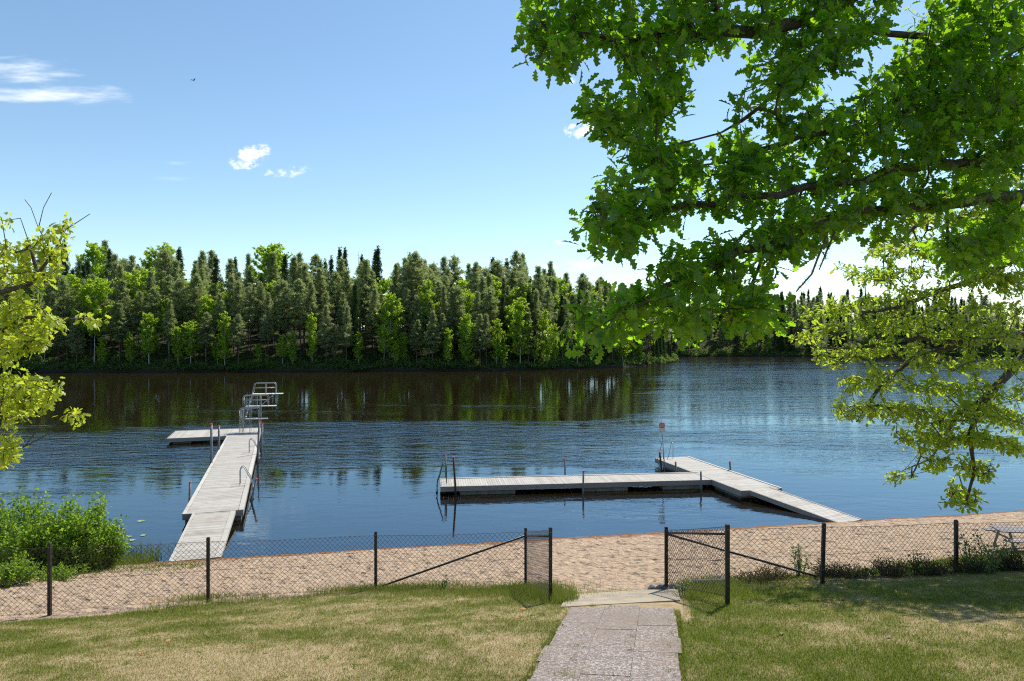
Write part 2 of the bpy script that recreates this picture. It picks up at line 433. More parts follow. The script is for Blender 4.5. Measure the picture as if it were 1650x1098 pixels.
# path slabs and the pale concrete sill in the gate opening
def drape(mb, corners, n, m, lift, thick):
    c = [Vector(p) for p in corners]; vs = []; fs = []
    for j in range(m+1):
        for i in range(n+1):
            a = c[0].lerp(c[1], i/n); b = c[3].lerp(c[2], i/n); p = a.lerp(b, j/m)
            vs.append((p.x, p.y, float(ground(p.x, p.y))+lift))
    k = len(vs); vs += [(x, y, z-thick) for x, y, z in vs]
    w = n+1
    for j in range(m):
        for i in range(n): fs.append((j*w+i, j*w+i+1, (j+1)*w+i+1, (j+1)*w+i))
    for i in range(n):
        fs.append((i+1, i, k+i, k+i+1)); b = m*w; fs.append((b+i, b+i+1, k+b+i+1, k+b+i))
    for j in range(m):
        fs.append((j*w, (j+1)*w, k+(j+1)*w, k+j*w)); fs.append(((j+1)*w+n, j*w+n, k+j*w+n, k+(j+1)*w+n))
    mb.add(vs, fs)
pv = Vector((.215, .977, 0)); pu = Vector((.977, -.215, 0)); po = Vector((.14, 7.3, 0))
mb = MB(); rr = random.Random(3)
for c in range(3):
    v0 = -11.0+.25*c; u0 = .545*c+.002; u1 = .545*(c+1)-.002
    while v0 < 3.75:
        v1 = min(v0+.62, 3.85+.12*c)
        du = rr.uniform(-.03, .03) if c != 1 else 0
        a, b = (u0+du, u1) if c == 0 else ((u0, u1+du) if c == 2 else (u0, u1))
        l = rr.uniform(.026, .033)
        drape(mb, [po+pu*a+pv*(v0+.002), po+pu*b+pv*(v0+.002), po+pu*b+pv*(v1-.002), po+pu*a+pv*(v1-.002)], 3, 3, l, .12)
        v0 = v1
tag(mb.build('path', M['path']), 'pebbly concrete slab path leading to the gap in the fence', 'path', kind='structure')
mb = MB()
q = [on_ground(903, 980), on_ground(1096, 969), on_ground(1092, 949), on_ground(915, 960)]
drape(mb, q, 14, 4, .02, .15)
tag(mb.build('concrete_sill', M['concrete']), 'pale concrete slab across the gap in the fence', 'slab', kind='structure')

# ------------------------------------------------------------------ grass
def blades(P, hgt, wid, lean, attrs_patch):
    n = len(P); a = rng.uniform(0, 2*np.pi, n); l = rng.uniform(0, lean, n)*hgt; b = rng.uniform(0, 2*np.pi, n)
    w = np.stack([np.cos(a), np.sin(a), np.zeros(n)], 1)*wid[:, None]
    tip = P+np.stack([np.cos(b)*l, np.sin(b)*l, hgt], 1)
    V = np.stack([P-w, P+w, tip], 1).reshape(-1, 3)
    rnd = np.repeat(rng.random(n), 3); pt = np.repeat(attrs_patch, 3)
    return V, np.arange(3*n).reshape(-1, 3), {'rnd': rnd, 'patch': pt}
def on_path(x, y):
    v = (y-po.y)*pv.y+(x-po.x)*pv.x; u = (x-po.x)*pu.x+(y-po.y)*pu.y
    wob = .07*(vn(v*3, v*0+1, 31)-.4)
    onp = (u > .02+wob) & (u < 1.61-wob) & (v < 3.95)
    sill = (u > .0) & (u < 1.75) & (v >= 3.3) & (v < 4.9)
    return onp, sill
n = 720000
gy_ = 5.5+12.5*rng.random(n)**1.25; gx_ = (rng.random(n)*2-1)*(.79*gy_+.6)
s_ = gy_-.2*gx_; e_ = lawn_edge(gx_)+.3*(vn(gx_*3, gy_*3, 14)-.5)
onp, sill = on_path(gx_, gy_)
pt_ = patch(gx_, gy_)
keep = (s_ < e_) & ~onp & ~sill & (rng.random(n) < .62+.45*pt_+.25*vn(gx_*4, gy_*4, 15))
gx_, gy_, pt_ = gx_[keep], gy_[keep], pt_[keep]
hg = (.016+.036*rng.random(len(gx_)))*(.65+.75*pt_)
Pb = np.stack([gx_, gy_, ground(gx_, gy_)+(vn(gx_*1.1, gy_*1.1, 8)-.5)*.04-.004], 1)
ptj = np.clip(pt_+rng.normal(0, .34, len(pt_)), 0, 1)
Vg, Fg, Ag = blades(Pb, hg, .0028+.0022*rng.random(len(gx_)), 1.1, ptj)
tag(link('lawn_grass', np_mesh('lawn_grass', Vg, Fg, False, Ag), M['grass']), 'short half dry grass of the lawn', 'grass', kind='stuff')
ncl = 110; cy0 = 6.6+6.5*rng.random(ncl); cx0 = (rng.random(ncl)*2-1)*.76*cy0
k = (cy0-.2*cx0 < lawn_edge(cx0)-.1) & ~on_path(cx0, cy0)[0] & ~on_path(cx0, cy0)[1]; cx0, cy0 = cx0[k], cy0[k]
m = 16; wx = np.repeat(cx0, m)+rng.normal(0, .05, len(cx0)*m); wy = np.repeat(cy0, m)+rng.normal(0, .06, len(cx0)*m)
wa = rng.uniform(0, 6.28, len(wx)); CLV = (wx, wy, wa)
# taller grass along the fence, by the gate posts, beside the ramp and in the joints of the path
def tall(n, xf, yf, hf):
    x = xf(n); y = yf(x, len(x)); h = hf(x, y)
    return x, y, h
TX, TY, TH = [], [], []
n = 26000; x = rng.uniform(-13, 24, n); y = lawn_edge(x)+.2*x+rng.normal(-.12, .24, n)
d = vn(x*1.3, y*0, 17); k = (rng.random(n) < .04+.75*d) & ~((x > .5) & (x < 2.95))
x, y = x[k], y[k]; TX.append(x); TY.append(y); TH.append((.05+.14*rng.random(len(x)))*(.45+.9*vn(x*1.3, x*0, 17)))
for (px, py, sx, sy, nn, hh) in [(875, 958, .30, .55, 3200, .22), (830, 955, .55, .35, 2200, .17), (760, 955, .7, .3, 1700, .14), (1150, 958, .28, .35, 1300, .18), (1165, 945, .35, .5, 1500, .2), (905, 968, .14, .18, 1200, .2), (1112, 966, .08, .12, 200, .15), (330, 965, .4, .2, 900, .15), (600, 950, .6, .2, 1600, .16), (690, 948, .6, .2, 1600, .17)]:
    c = on_ground(px, py); x = rng.normal(c.x, sx, nn); y = rng.normal(c.y, sy, nn)
    a, b = on_path(x, y); k = ~a & ~b
    TX.append(x[k]); TY.append(y[k]); TH.append(hh*rng.uniform(.4, 1.15, k.sum()))
for (px, py) in [(880, 1040), (868, 1060), (857, 1080), (895, 1020), (1085, 1005), (1082, 1025), (1080, 1045), (1078, 1085), (1086, 990), (850, 1092), (930, 1045), (925, 1066), (1012, 1040), (955, 978), (985, 980), (903, 1012), (908, 1090), (918, 1094), (895, 1092), (1017, 1030), (975, 1097), (1085, 1060)]:
    c = on_ground(px, py); nn = 60; x = rng.normal(c.x, .035, nn); y = rng.normal(c.y, .05, nn)
    TX.append(x); TY.append(y); TH.append(rng.uniform(.03, .085, nn))
n = 3600; v = rng.uniform(-.3, 3.7, n); sd_ = rng.random(n) < .5; wv = .10*vn(v*4, v*0+sd_*5, 33)*vn(v*11, v*0+sd_*3, 34)*2
u = np.where(sd_, -.06+rng.random(n)*(.06+wv), 1.70-rng.random(n)*(.06+wv))
TX.append(po.x+pu.x*u+pv.x*v); TY.append(po.y+pu.y*u+pv.y*v); TH.append(rng.uniform(.015, .06, n))
x = np.concatenate(TX); y = np.concatenate(TY); h = np.concatenate(TH)
Vt, Ft, At = blades(np.stack([x, y, ground(x, y)-.01], 1), h, .003+.003*rng.random(len(x)), .6, np.clip(rng.normal(.58, .33, len(x)), 0, 1))
tag(link('tall_grass', np_mesh('tall_grass', Vt, Ft, False, At), M['tall_grass']), 'longer green grass growing along the foot of the fence', 'grass', kind='stuff')
# grass of the bank left of the ramp
n = 15000; x = rng.uniform(-19, -11.9, n); y = 22.6+rng.normal(0, .8, n)-(x+12)*.05
t_ = np.clip((-11.9-x)/5, 0, 1)
k = rng.random(n) < .35+.65*t_; x, y = x[k], y[k]
hh = (.15+.45*rng.random(len(x)))*(.35+.75*vn(x*1.5, y*1.5, 19))
Vt, Ft, At = blades(np.stack([x, y, np.maximum(ground(x, y), -.05)-.02], 1), hh, .006+.006*rng.random(len(x)), .45, np.clip(rng.normal(.85, .2, len(x)), 0, 1))
tag(link('bank_grass', np_mesh('bank_grass', Vt, Ft, False, At), M['tall_grass']), 'tall bright grass at the waterline left of the dock ramp', 'grass', kind='stuff')
n = 9000; x = rng.uniform(-17.5, -9.5, n); y = 20.6+rng.normal(0, 1.2, n)+(x+14)*.22
k = rng.random(n) < np.clip(vn(x*.8, y*.8, 23)*1.6-.5, 0, 1); x, y = x[k], y[k]
Vt, Ft, At = blades(np.stack([x, y, ground(x, y)-.01], 1), rng.uniform(.04, .2, len(x)), .005+.004*rng.random(len(x)), .7, np.clip(rng.normal(.6, .3, len(x)), 0, 1))
tag(link('sparse_grass', np_mesh('sparse_grass', Vt, Ft, False, At), M['tall_grass']), 'sparse grass tufts on the sand in front of the green bush', 'grass', kind='stuff')

# ------------------------------------------------------------------ oaks grown towards points that fill their crowns
def oak_leaf(prof, fold, curl):
    v = []; f = []
    for i, (t, w) in enumerate(prof):
        zc = -curl*t*t
        v += [(t, 0, zc), (t, w, zc+fold*w), (t, -w, zc+fold*w)]
    for i in range(len(prof)-1):
        a, b = 3*i, 3*i+3
        f += [(a, b, b+1), (a, b+1, a+1), (a, b+2, b), (a, a+2, b+2)]
    return np.array(v), np.array(f)
LN = oak_leaf([(0, .005), (.10, .045), (.2, .10), (.27, .20), (.33, .22), (.37, .12), (.45, .14), (.52, .27), (.59, .30), (.63, .17), (.70, .17), (.77, .27), (.84, .25), (.88, .14), (.95, .13), (1, .03)], .25, .16)
LF = oak_leaf([(0, .01), (.26, .2), (.36, .12), (.56, .3), (.66, .16), (.8, .26), (1, .04)], .25, .15)
LB = oak_leaf([(0, .02), (.3, .3), (.7, .27), (1, .03)], .2, .2)
LS = oak_leaf([(0, .02), (.4, .3), (1, .02)], .3, .2)
def leaves(P, A, Nn, L, tmpl):
    """P base points, A axes, Nn rough normals, L lengths"""
    A = A/np.linalg.norm(A, axis=1, keepdims=True)
    B = np.cross(Nn, A); B /= np.linalg.norm(B, axis=1, keepdims=True)+1e-9
    N2 = np.cross(A, B)
    tv, tf = tmpl
    W = P[:, None, :]+L[:, None, None]*(tv[None, :, 0:1]*A[:, None, :]+tv[None, :, 1:2]*B[:, None, :]+tv[None, :, 2:3]*N2[:, None, :])
    n = len(P); m = len(tv)
    return W.reshape(-1, 3), (tf[None]+(np.arange(n)*m)[:, None, None]).reshape(-1, 3)
def in_poly(px, py, poly):
    inside = np.zeros(len(px), bool); j = len(poly)-1
    for i in range(len(poly)):
        xi, yi = poly[i]; xj, yj = poly[j]
        c = ((yi > py) != (yj > py)) & (px < (xj-xi)*(py-yi)/((yj-yi)+1e-9)+xi)
        inside ^= c; j = i
    return inside
def fill(poly, n, dfun, band=0):
    xs = [p[0] for p in poly]; ys = [p[1] for p in poly]; out = []
    while len(out) < n:
        px = rng.uniform(min(xs), max(xs), n*3); py = rng.uniform(min(ys), max(ys), n*3)
        k = in_poly(px, py, poly)
        if band: k &= np.sin((py-.10*np.abs(px-1450)+26*vn(px*.012, py*.012, 51))/band*2*np.pi) > -.5
        for a, b in zip(px[k], py[k]): out.append(at(a, b, dfun(a, b)))
        if not k.any(): break
    return out[:n]
def grow(base, trunk, limbs, pts, r0, expo, step, sag=.1):
    nodes = [Vector(base)]; par = [-1]
    def chain(pl, start):
        cur = start
        for p in pl:
            p = Vector(p); a = nodes[cur].copy(); L = (p-a).length; m = max(1, int(L/step))
            for i in range(1, m+1):
                q = a.lerp(p, i/m)
                if i < m: q = q+Vector(rng.normal(0, step*.10, 3))
                nodes.append(q); par.append(cur); cur = len(nodes)-1
        return cur
    chain(trunk, 0)
    for pl in limbs:
        d = [(nodes[i]-Vector(pl[0])).length for i in range(len(nodes))]
        chain(pl, int(np.argmin(d)))
    NA = np.array([tuple(p) for p in nodes])
    pts = [Vector(p) for p in pts]
    dd = [np.min(((NA-np.array(p))**2).sum(1)) for p in pts]
    order = np.argsort(dd)
    buf = np.zeros((len(nodes)+len(pts)*14, 3)); buf[:len(nodes)] = NA; cnt = len(nodes)
    tips = []
    for k in order:
        p = pts[k]; d2 = ((buf[:cnt]-np.array(p))**2).sum(1); n0 = int(np.argmin(d2))
        a = nodes[n0]; L = math.sqrt(d2[n0]); m = max(1, min(10, int(L/step)))
        cur = n0; bend = Vector(rng.normal(0, .14*L, 3))+Vector((0, 0, sag*L))
        for i in range(1, m+1):
            t = i/m; q = a.lerp(p, t)+bend*(4*t*(1-t)*.5)
            if 0 < i < m: q = q+Vector(rng.normal(0, step*.12, 3))
            nodes.append(q); par.append(cur); cur = len(nodes)-1; buf[cnt] = q; cnt += 1
        tips.append(cur)
    n = len(nodes); w = np.zeros(n); ch = np.zeros(n)
    for i in range(n-1, 0, -1):
        if ch[i] == 0: w[i] += 1
        ch[par[i]] += 1; w[par[i]] += w[i]
    if w[0] == 0: w[0] = 1
    rad = r0*w**expo
    return np.array([tuple(p) for p in nodes]), np.array(par), rad, tips
def limb_mesh(name, P, par, rad, sides=6):
    i = np.arange(1, len(P)); a = P[par[1:]]; b = P[i]; ax = b-a; L = np.linalg.norm(ax, axis=1, keepdims=True)+1e-6; ax = ax/L
    ref = np.where(np.abs(ax[:, 2:3]) > .9, np.array([[1., 0, 0]]), np.array([[0, 0, 1.]]))
    u = np.cross(ax, ref); u /= np.linalg.norm(u, axis=1, keepdims=True); v = np.cross(ax, u)
    ra = np.minimum(rad[par[1:]], rad[i]*1.5)[:, None]; rb = rad[i][:, None]
    a = a-ax*ra*.35; b = b+ax*rb*.35
    VV = []
    for q, r_ in ((a, ra), (b, rb)):
        for k in range(sides):
            w = 2*np.pi*k/sides; VV.append(q+(u*np.cos(w)+v*np.sin(w))*r_)
    VV = np.stack(VV, 1); n = len(a)
    fs = np.array([(k, (k+1) % sides, sides+(k+1) % sides, sides+k) for k in range(sides)])
    return np_mesh(name, VV.reshape(-1, 3), (fs[None]+(np.arange(n)*2*sides)[:, None, None]).reshape(-1, 4), True)
def oak(label, base, trunk, limbs, pts, nl, lsz, tmpl, lmat, r0, expo, step, spread, skip=0.0, droop=.25):
    root = empty('oak_tree', base); tag(root, label, 'tree')
    P, par, rad, tips = grow(base, trunk, limbs, pts, r0, expo, step)
    off = np.array(tuple(base))
    link('trunk', limb_mesh('trunk', P-off, par, rad, 7), M['bark'], root)
    LP, LA, LNn = [], [], []
    for t in tips:
        if rng.random() < skip: continue
        d = P[t]-P[par[t]]; d = d/(np.linalg.norm(d)+1e-6)
        n = rng.integers(max(2, nl-3), nl+3)
        for k in range(n):
            o = rng.normal(0, 1, 3); o /= np.linalg.norm(o)
            back = rng.random()*spread
            LP.append(P[t]-d*back*.9+o*.02+rng.normal(0, spread*.16, 3))
            LA.append(d*.55+o*.95+np.array([0, 0, -droop])); LNn.append(np.array([0, 0, 1.])+rng.normal(0, .55, 3))
    LP = np.array(LP); V_, F_ = leaves(LP-off, np.array(LA), np.array(LNn), lsz*rng.uniform(.6, 1.2, len(LP)), tmpl)
    link('crown', np_mesh('crown', V_, F_, False), lmat, root)
    return root

def gz(x, y, o=-.05): return Vector((x, y, float(ground(x, y))+o))
# the near oak: its branches hang into the upper right from a trunk outside the frame
dn = lambda a, b: float(np.interp(a, [840, 1100, 1650], [4.3, 4.8, 6.0])+rng.uniform(-.65, .8))
polysN = [([(900, -130), (850, -10), (840, 60), (875, 110), (905, 113), (925, 85), (980, 70), (1010, 100), (1045, 118), (1100, 128), (1140, 85), (1200, 60), (1250, 110), (1275, 170), (1330, 150), (1390, 75), (1430, 60), (1450, 0), (1500, -150)], 520),
          ([(945, 150), (975, 155), (1030, 140), (1085, 115), (1105, 150), (1060, 205), (1105, 240), (1075, 290), (1010, 265), (1000, 238), (965, 230), (937, 197)], 85),
          ([(975, 290), (1080, 255), (1180, 215), (1300, 180), (1420, 110), (1650, -20), (1650, 320), (1550, 325), (1470, 345), (1440, 385), (1410, 400), (1385, 375), (1310, 370), (1270, 330), (1200, 345), (1120, 355), (1060, 365), (1010, 415), (965, 400), (925, 388), (945, 330)], 590),
          ([(1055, 395), (1120, 402), (1180, 372), (1260, 335), (1330, 350), (1390, 330), (1395, 365), (1330, 395), (1262, 420), (1268, 455), (1255, 535), (1205, 545), (1150, 515), (1105, 545), (1085, 515), (1035, 535), (1000, 540), (935, 565), (912, 555), (925, 505), (985, 460), (1040, 462), (1062, 432)], 215),
          ([(1440, 100), (1490, 20), (1560, -30), (1650, -50), (1650, 210), (1500, 225), (1400, 200)], 215),
          ([(1190, 70), (1240, 60), (1330, 100), (1290, 175), (1225, 195), (1150, 215), (1180, 170)], 26),
          ([(1500, 400), (1570, 360), (1650, 320), (1650, 415), (1545, 435)], 100)]
ptsN = []
for pl, n in polysN: ptsN += fill(pl, n, dn)
dN2 = lambda a, b: 5.6+rng.uniform(-1.2, 2.6)
ptsN += fill([(1500, -170), (1700, -700), (2500, -800), (2700, 100), (2100, 330), (1650, 330), (1650, -50)], 600, dN2)+fill([(1150, -190), (1250, -420), (1500, -420), (1450, -60)], 150, lambda a, b: 5.6+rng.uniform(-.9, 1.6))  # unseen rest of the crown, massed to shade the leaves in view
nb = gz(6.9, 5.6, -.1)
limbsN = [[at(1900, 150, 5.8), at(1650, 245, 6.0), at(1480, 270, 5.6), at(1330, 298, 5.2), at(1150, 330, 4.9), at(1000, 362, 4.6)],
          [at(1950, 60, 5.8), at(1650, 160, 6.2), at(1450, 185, 5.7), at(1260, 232, 5.2), at(1090, 285, 4.9)],
          [at(1900, -150, 5.8), at(1600, -60, 6.0), at(1400, -25, 5.5), at(1290, 35, 5.2), at(1160, 50, 4.9), at(1040, 60, 4.7), at(920, 55, 4.5)],
          [at(1560, 60, 6.0), at(1400, 50, 5.6), at(1310, 85, 5.3), at(1265, 128, 5.2), at(1228, 170, 5.1), at(1160, 215, 4.9), at(1080, 235, 4.7)],
          [at(1900, 250, 5.8), at(1650, 315, 6.0), at(1500, 330, 5.5), at(1350, 350, 5.2), at(1240, 398, 4.9), at(1120, 440, 4.7), at(1030, 490, 4.5), at(950, 535, 4.4)],
          [at(1235, 400, 4.9), at(1215, 450, 4.8), at(1190, 500, 4.7)],
          [at(2050, -350, 5.8), at(1700, -450, 6.0), at(1400, -380, 5.8)]]
trunkN = [nb+Vector((-.1, 0, 1.5)), nb+Vector((.05, .1, 3.0)), nb+Vector((-.1, .15, 4.6)), nb+Vector((0, .2, 6.2)), nb+Vector((.1, .3, 7.8))]
oakN = oak('large oak with dark green lobed leaves overhanging the upper right foreground', nb, trunkN, limbsN, ptsN, 12, .103, LN, M['oak_near'], .0028, .60, .20, .19)
mb = MB()
for pl in ([at(1332, 382, 5.0), at(1318, 415, 5.0), at(1308, 442, 5.0), at(1290, 462, 5.0), at(1283, 470, 5.0)], [at(1345, 375, 5.05), at(1332, 405, 5.05), at(1320, 435, 5.05)]):
    pl = [p-nb for p in pl]; mb.tube(pl, .009, 6, .004)
    for k in range(90):
        i = rng.integers(0, len(pl)-1); p = pl[i].lerp(pl[i+1], rng.random()); mb.tube([p, p+Vector(rng.normal(0, .016, 3))], .0022, 3, .0006)
mb.build('dead_twig', M['lichen_bark'], oakN)

# the second oak: smaller in the picture, hanging over the beach on the right
dm = lambda a, b: 14.6+rng.uniform(-1.3, 1.3)
polysM = [([(1345, 430), (1385, 415), (1470, 340), (1560, 300), (1650, 310), (1650, 470), (1500, 480), (1420, 470)], 540),
          ([(1545, 260), (1600, 235), (1650, 230), (1650, 480), (1560, 475), (1530, 400)], 340),
          ([(1265, 545), (1290, 495), (1330, 482), (1420, 480), (1650, 490), (1650, 650), (1560, 660), (1520, 640), (1440, 655), (1415, 640), (1395, 590), (1335, 598), (1310, 570)], 640),
          ([(1335, 645), (1360, 605), (1425, 600), (1430, 655), (1385, 700), (1350, 680)], 85),
          ([(1425, 655), (1560, 650), (1650, 640), (1650, 730), (1560, 715), (1485, 740), (1440, 700)], 430),
          ([(1428, 772), (1450, 758), (1500, 748), (1525, 738), (1500, 772)], 30),
          ([(1522, 820), (1540, 750), (1570, 715), (1605, 740), (1585, 800), (1560, 825)], 85),
          ([(1430, 60), (1460, 10), (1520, -40), (1650, -60), (1650, 300), (1560, 290), (1480, 320), (1445, 330), (1500, 120)], 130)]
ptsM = []
for pl, n in polysM: ptsM += fill(pl, n, dm, 44) if n != 130 else fill(pl, n, lambda a, b: 18.4+rng.uniform(-1, 1))
ptsM += fill([(1680, 60), (1950, -60), (2250, 40), (2350, 400), (2200, 650), (1900, 760), (1670, 760)], 620, lambda a, b: 18+rng.uniform(-3, 3))
mbase = gz(17.6, 18.2, -.1)
limbsM = [[at(1800, 360, 17), at(1650, 410, 15.2), at(1570, 450, 14.8), at(1490, 478, 14.5), at(1420, 500, 14.2), at(1350, 500, 14)],
          [at(1800, 500, 17), at(1650, 540, 15.2), at(1560, 552, 14.8), at(1480, 570, 14.6), at(1420, 620, 14.4), at(1380, 680, 14.2)],
          [at(1760, 540, 16.5), at(1650, 575, 15), at(1590, 640, 14.6), at(1562, 700, 14.5), at(1570, 760, 14.4), at(1555, 815, 14.4)],
          [at(1570, 550, 14.8), at(1480, 545, 14.4), at(1390, 560, 14.2), at(1310, 560, 14)],
          [at(1600, 630, 14.6), at(1530, 690, 14.4), at(1500, 740, 14.3), at(1440, 765, 14.2)],
          [at(1800, 200, 17), at(1650, 230, 15.4), at(1540, 300, 14.8), at(1450, 390, 14.3)],
          [at(1800, 50, 18), at(1650, 60, 18.4), at(1500, 80, 18.4)]]
trunkM = [mbase+Vector((-.1, 0, 2)), mbase+Vector((-.3, 0, 4.5)), mbase+Vector((-.2, 0, 7)), mbase+Vector((.2, 0, 10)), mbase+Vector((0, 0, 13))]
oakM = oak('oak with small yellow green leaves and drooping branches on the right over the beach', mbase, trunkM, limbsM, ptsM, 10, .115, LF, M['oak_far'], .0048, .57, .42, .28, .06)
# the oak at the left edge
dl = lambda a, b: 11+rng.uniform(-.7, .7)
polysL = [([(0, 385), (20, 402), (50, 392), (95, 372), (106, 398), (92, 440), (60, 458), (0, 470)], 75), ([(0, 480), (35, 475), (64, 490), (60, 505), (0, 515)], 22),
          ([(72, 510), (100, 512), (98, 534), (76, 534)], 9), ([(0, 512), (60, 503), (80, 535), (75, 558), (30, 580), (0, 600)], 70), ([(135, 503), (155, 502), (152, 520), (136, 520)], 5),
          ([(0, 602), (40, 605), (95, 622), (90, 640), (50, 668), (0, 690)], 80), ([(0, 700), (20, 700), (38, 733), (0, 748)], 26), ([(113, 662), (134, 660), (132, 683), (112, 682)], 5),
          ([(98, 345), (112, 348), (112, 372), (98, 372)], 4), ([(0, 345), (6, 350), (6, 365), (0, 366)], 3)]
ptsL = []
for pl, n in polysL: ptsL += fill(pl, n, dl)
ptsL += fill([(-30, 250), (-420, 100), (-700, 350), (-650, 650), (-300, 760), (-12, 745), (-12, 380)], 330, lambda a, b: 11.8+rng.uniform(-2, 2.5))
lb = gz(-12.6, 12.4, -.1)
limbsL = [[at(-150, 520, 11.6), at(0, 472, 11), at(50, 457, 11), at(85, 410, 11), at(105, 371, 11), at(145, 345, 11)], [at(60, 440, 11), at(48, 395, 11), at(33, 352, 11)], [at(80, 400, 11), at(62, 368, 11), at(70, 335, 11), at(83, 311, 11)],
          [at(-150, 560, 11.6), at(0, 530, 11), at(75, 510, 11), at(148, 512, 11)], [at(-150, 620, 11.6), at(0, 640, 11), at(50, 640, 11), at(92, 630, 11)],
          [at(-150, 700, 11.6), at(0, 735, 11), at(35, 722, 11), at(72, 703, 11), at(106, 668, 11)], [at(40, 720, 11), at(62, 690, 11), at(70, 655, 11)], [at(62, 368, 11), at(50, 335, 11), at(40, 322, 11)]]
trunkL = [lb+Vector((.1, 0, 1.5)), lb+Vector((.2, .1, 3.5)), lb+Vector((0, 0, 5.5)), lb+Vector((-.2, 0, 8))]
oakL = oak('oak with sparse bright yellow green leaves at the left edge', lb, trunkL, limbsL, ptsL, 13, .108, LF, M['oak_left'], .0052, .58, .35, .26)

wx, wy, wa = CLV
V_, F_ = leaves(np.stack([wx, wy, ground(wx, wy)+.012], 1), np.stack([np.cos(wa), np.sin(wa), .35+0*wa], 1), np.array([0, 0, 1.])+rng.normal(0, .25, (len(wx), 3)), .036*rng.uniform(.5, 1.3, len(wx)), LS)
tag(link('lawn_weeds', np_mesh('lawn_weeds', V_, F_), M['weed']), 'small broad leaved weeds in the lawn', 'weeds', kind='stuff')

# ------------------------------------------------------------------ the forest across the lake
def tufts(C, D, m, ln, wd, outw=.6):
    n = len(C); C2 = np.repeat(C, m, 0); D2 = np.repeat(D, m, 0)
    d = D2*outw+rng.normal(0, .75, (n*m, 3)); d /= np.linalg.norm(d, axis=1, keepdims=True)
    s = np.cross(d, rng.normal(0, 1, (n*m, 3))); s /= np.linalg.norm(s, axis=1, keepdims=True)+1e-9
    L = ln*rng.uniform(.6, 1.3, (n*m, 1)); W = wd*rng.uniform(.7, 1.3, (n*m, 1))
    c = C2+rng.normal(0, ln*.35, (n*m, 3))
    V = np.stack([c-s*W, c+s*W, c+d*L], 1).reshape(-1, 3)
    return V, np.arange(3*n*m).reshape(-1, 3)
def sticks(name, segs, sides=4):
    P = []; Fq = []
    a = np.array([s[0] for s in segs]); b = np.array([s[1] for s in segs]); ra = np.array([s[2] for s in segs])[:, None]; rb = np.array([s[3] for s in segs])[:, None]
    ax = b-a; ax /= np.linalg.norm(ax, axis=1, keepdims=True)+1e-9
    ref = np.where(np.abs(ax[:, 2:3]) > .9, np.array([[1., 0, 0]]), np.array([[0, 0, 1.]]))
    u = np.cross(ax, ref); u /= np.linalg.norm(u, axis=1, keepdims=True); v = np.cross(ax, u)
    VV = np.stack([q+(u*np.cos(2*np.pi*k/sides)+v*np.sin(2*np.pi*k/sides))*r_ for q, r_ in ((a, ra), (b, rb)) for k in range(sides)], 1)
    fs = np.array([(k, (k+1) % sides, sides+(k+1) % sides, sides+k) for k in range(sides)])
    return np_mesh(name, VV.reshape(-1, 3), (fs[None]+(np.arange(len(a))*2*sides)[:, None, None]).reshape(-1, 4), True)
def trunk_segs(h, r, bend, n=8):
    q = [np.array([math.sin(i*.9+bend)*bend*.12*i/n, math.cos(i*.7+bend*2)*bend*.10*i/n, h*i/n]) for i in range(n+1)]
    return [(q[i], q[i+1], r*(1-.88*i/n), r*(1-.88*(i+1)/n)) for i in range(n)], lambda z: q[min(n, int(z/h*n))]*np.array([1, 1, 0])
def make_pine(seed, h, c0, wmax, ex):
    r = random.Random(seed); segs, off = trunk_segs(h, .19, r.uniform(0, 3)); C, D = [], []
    z = h*c0
    for k in range(10):
        zz = r.uniform(h*.12, h*c0); a = r.uniform(0, 6.28); l = r.uniform(.5, 1.6); o = off(zz)
        segs.append((o+np.array([0, 0, zz]), o+np.array([math.cos(a)*l, math.sin(a)*l, zz-l*.2]), .03, .01))
    while z < h*.985:
        t = (z/h-c0)/(1-c0)
        w = wmax*(min(1, .62+t*1.6) if t < .24 else max(.08, 1-((t-.24)/.76)**ex))
        for b in range(r.randint(5, 7)):
            a = r.uniform(0, 6.28); l = w*r.uniform(.45, 1.15); up = -.22+.75*t+r.uniform(-.12, .12); o = off(z)
            p0 = o+np.array([0, 0, z]); d = np.array([math.cos(a), math.sin(a), up])
            p1 = p0+d*l; segs.append((p0, p1, .045*(1-t*.7), .012))
            for q in np.linspace(.35, 1, max(2, int(l/.45)+1)):
                C.append(p0+d*l*q+np.array([r.gauss(0, .16), r.gauss(0, .16), .1])); D.append(d*.5+np.array([0, 0, .55]))
        z += h*r.uniform(.018, .03)
    C.append(off(h)+np.array([0, 0, h])); D.append(np.array([0, 0, 1.]))
    V, Fa = tufts(np.array(C), np.array(D), 16, .46, .066)
    return np_mesh('pine_crown', V, Fa), sticks('pine_trunk', segs)
def make_spruce(seed, h, c0, wmax):
    r = random.Random(seed); segs, off = trunk_segs(h, .17, r.uniform(0, 1)); C, D = [], []
    z = h*c0
    while z < h*.97:
        t = (z/h-c0)/(1-c0); w = wmax*max(.05, (1-t)**.85)*min(1, .6+t*6)
        for b in range(r.randint(5, 7)):
            a = r.uniform(0, 6.28); l = w*r.uniform(.7, 1.12); o = off(z); p0 = o+np.array([0, 0, z]); d = np.array([math.cos(a), math.sin(a), -.32+.35*t])
            segs.append((p0, p0+d*l, .03, .008))
            for q in np.linspace(.25, 1, max(2, int(l/.42)+1)): C.append(p0+d*l*q); D.append(d*.6+np.array([0, 0, -.45]))
        z += h*r.uniform(.017, .026)
    for q in np.linspace(.955, 1.0, 5): C.append(off(h)+np.array([0, 0, h*q])); D.append(np.array([0, 0, 1.]))
    V, Fa = tufts(np.array(C), np.array(D), 9, .42, .085, .7)
    return np_mesh('spruce_crown', V, Fa), sticks('spruce_trunk', segs)
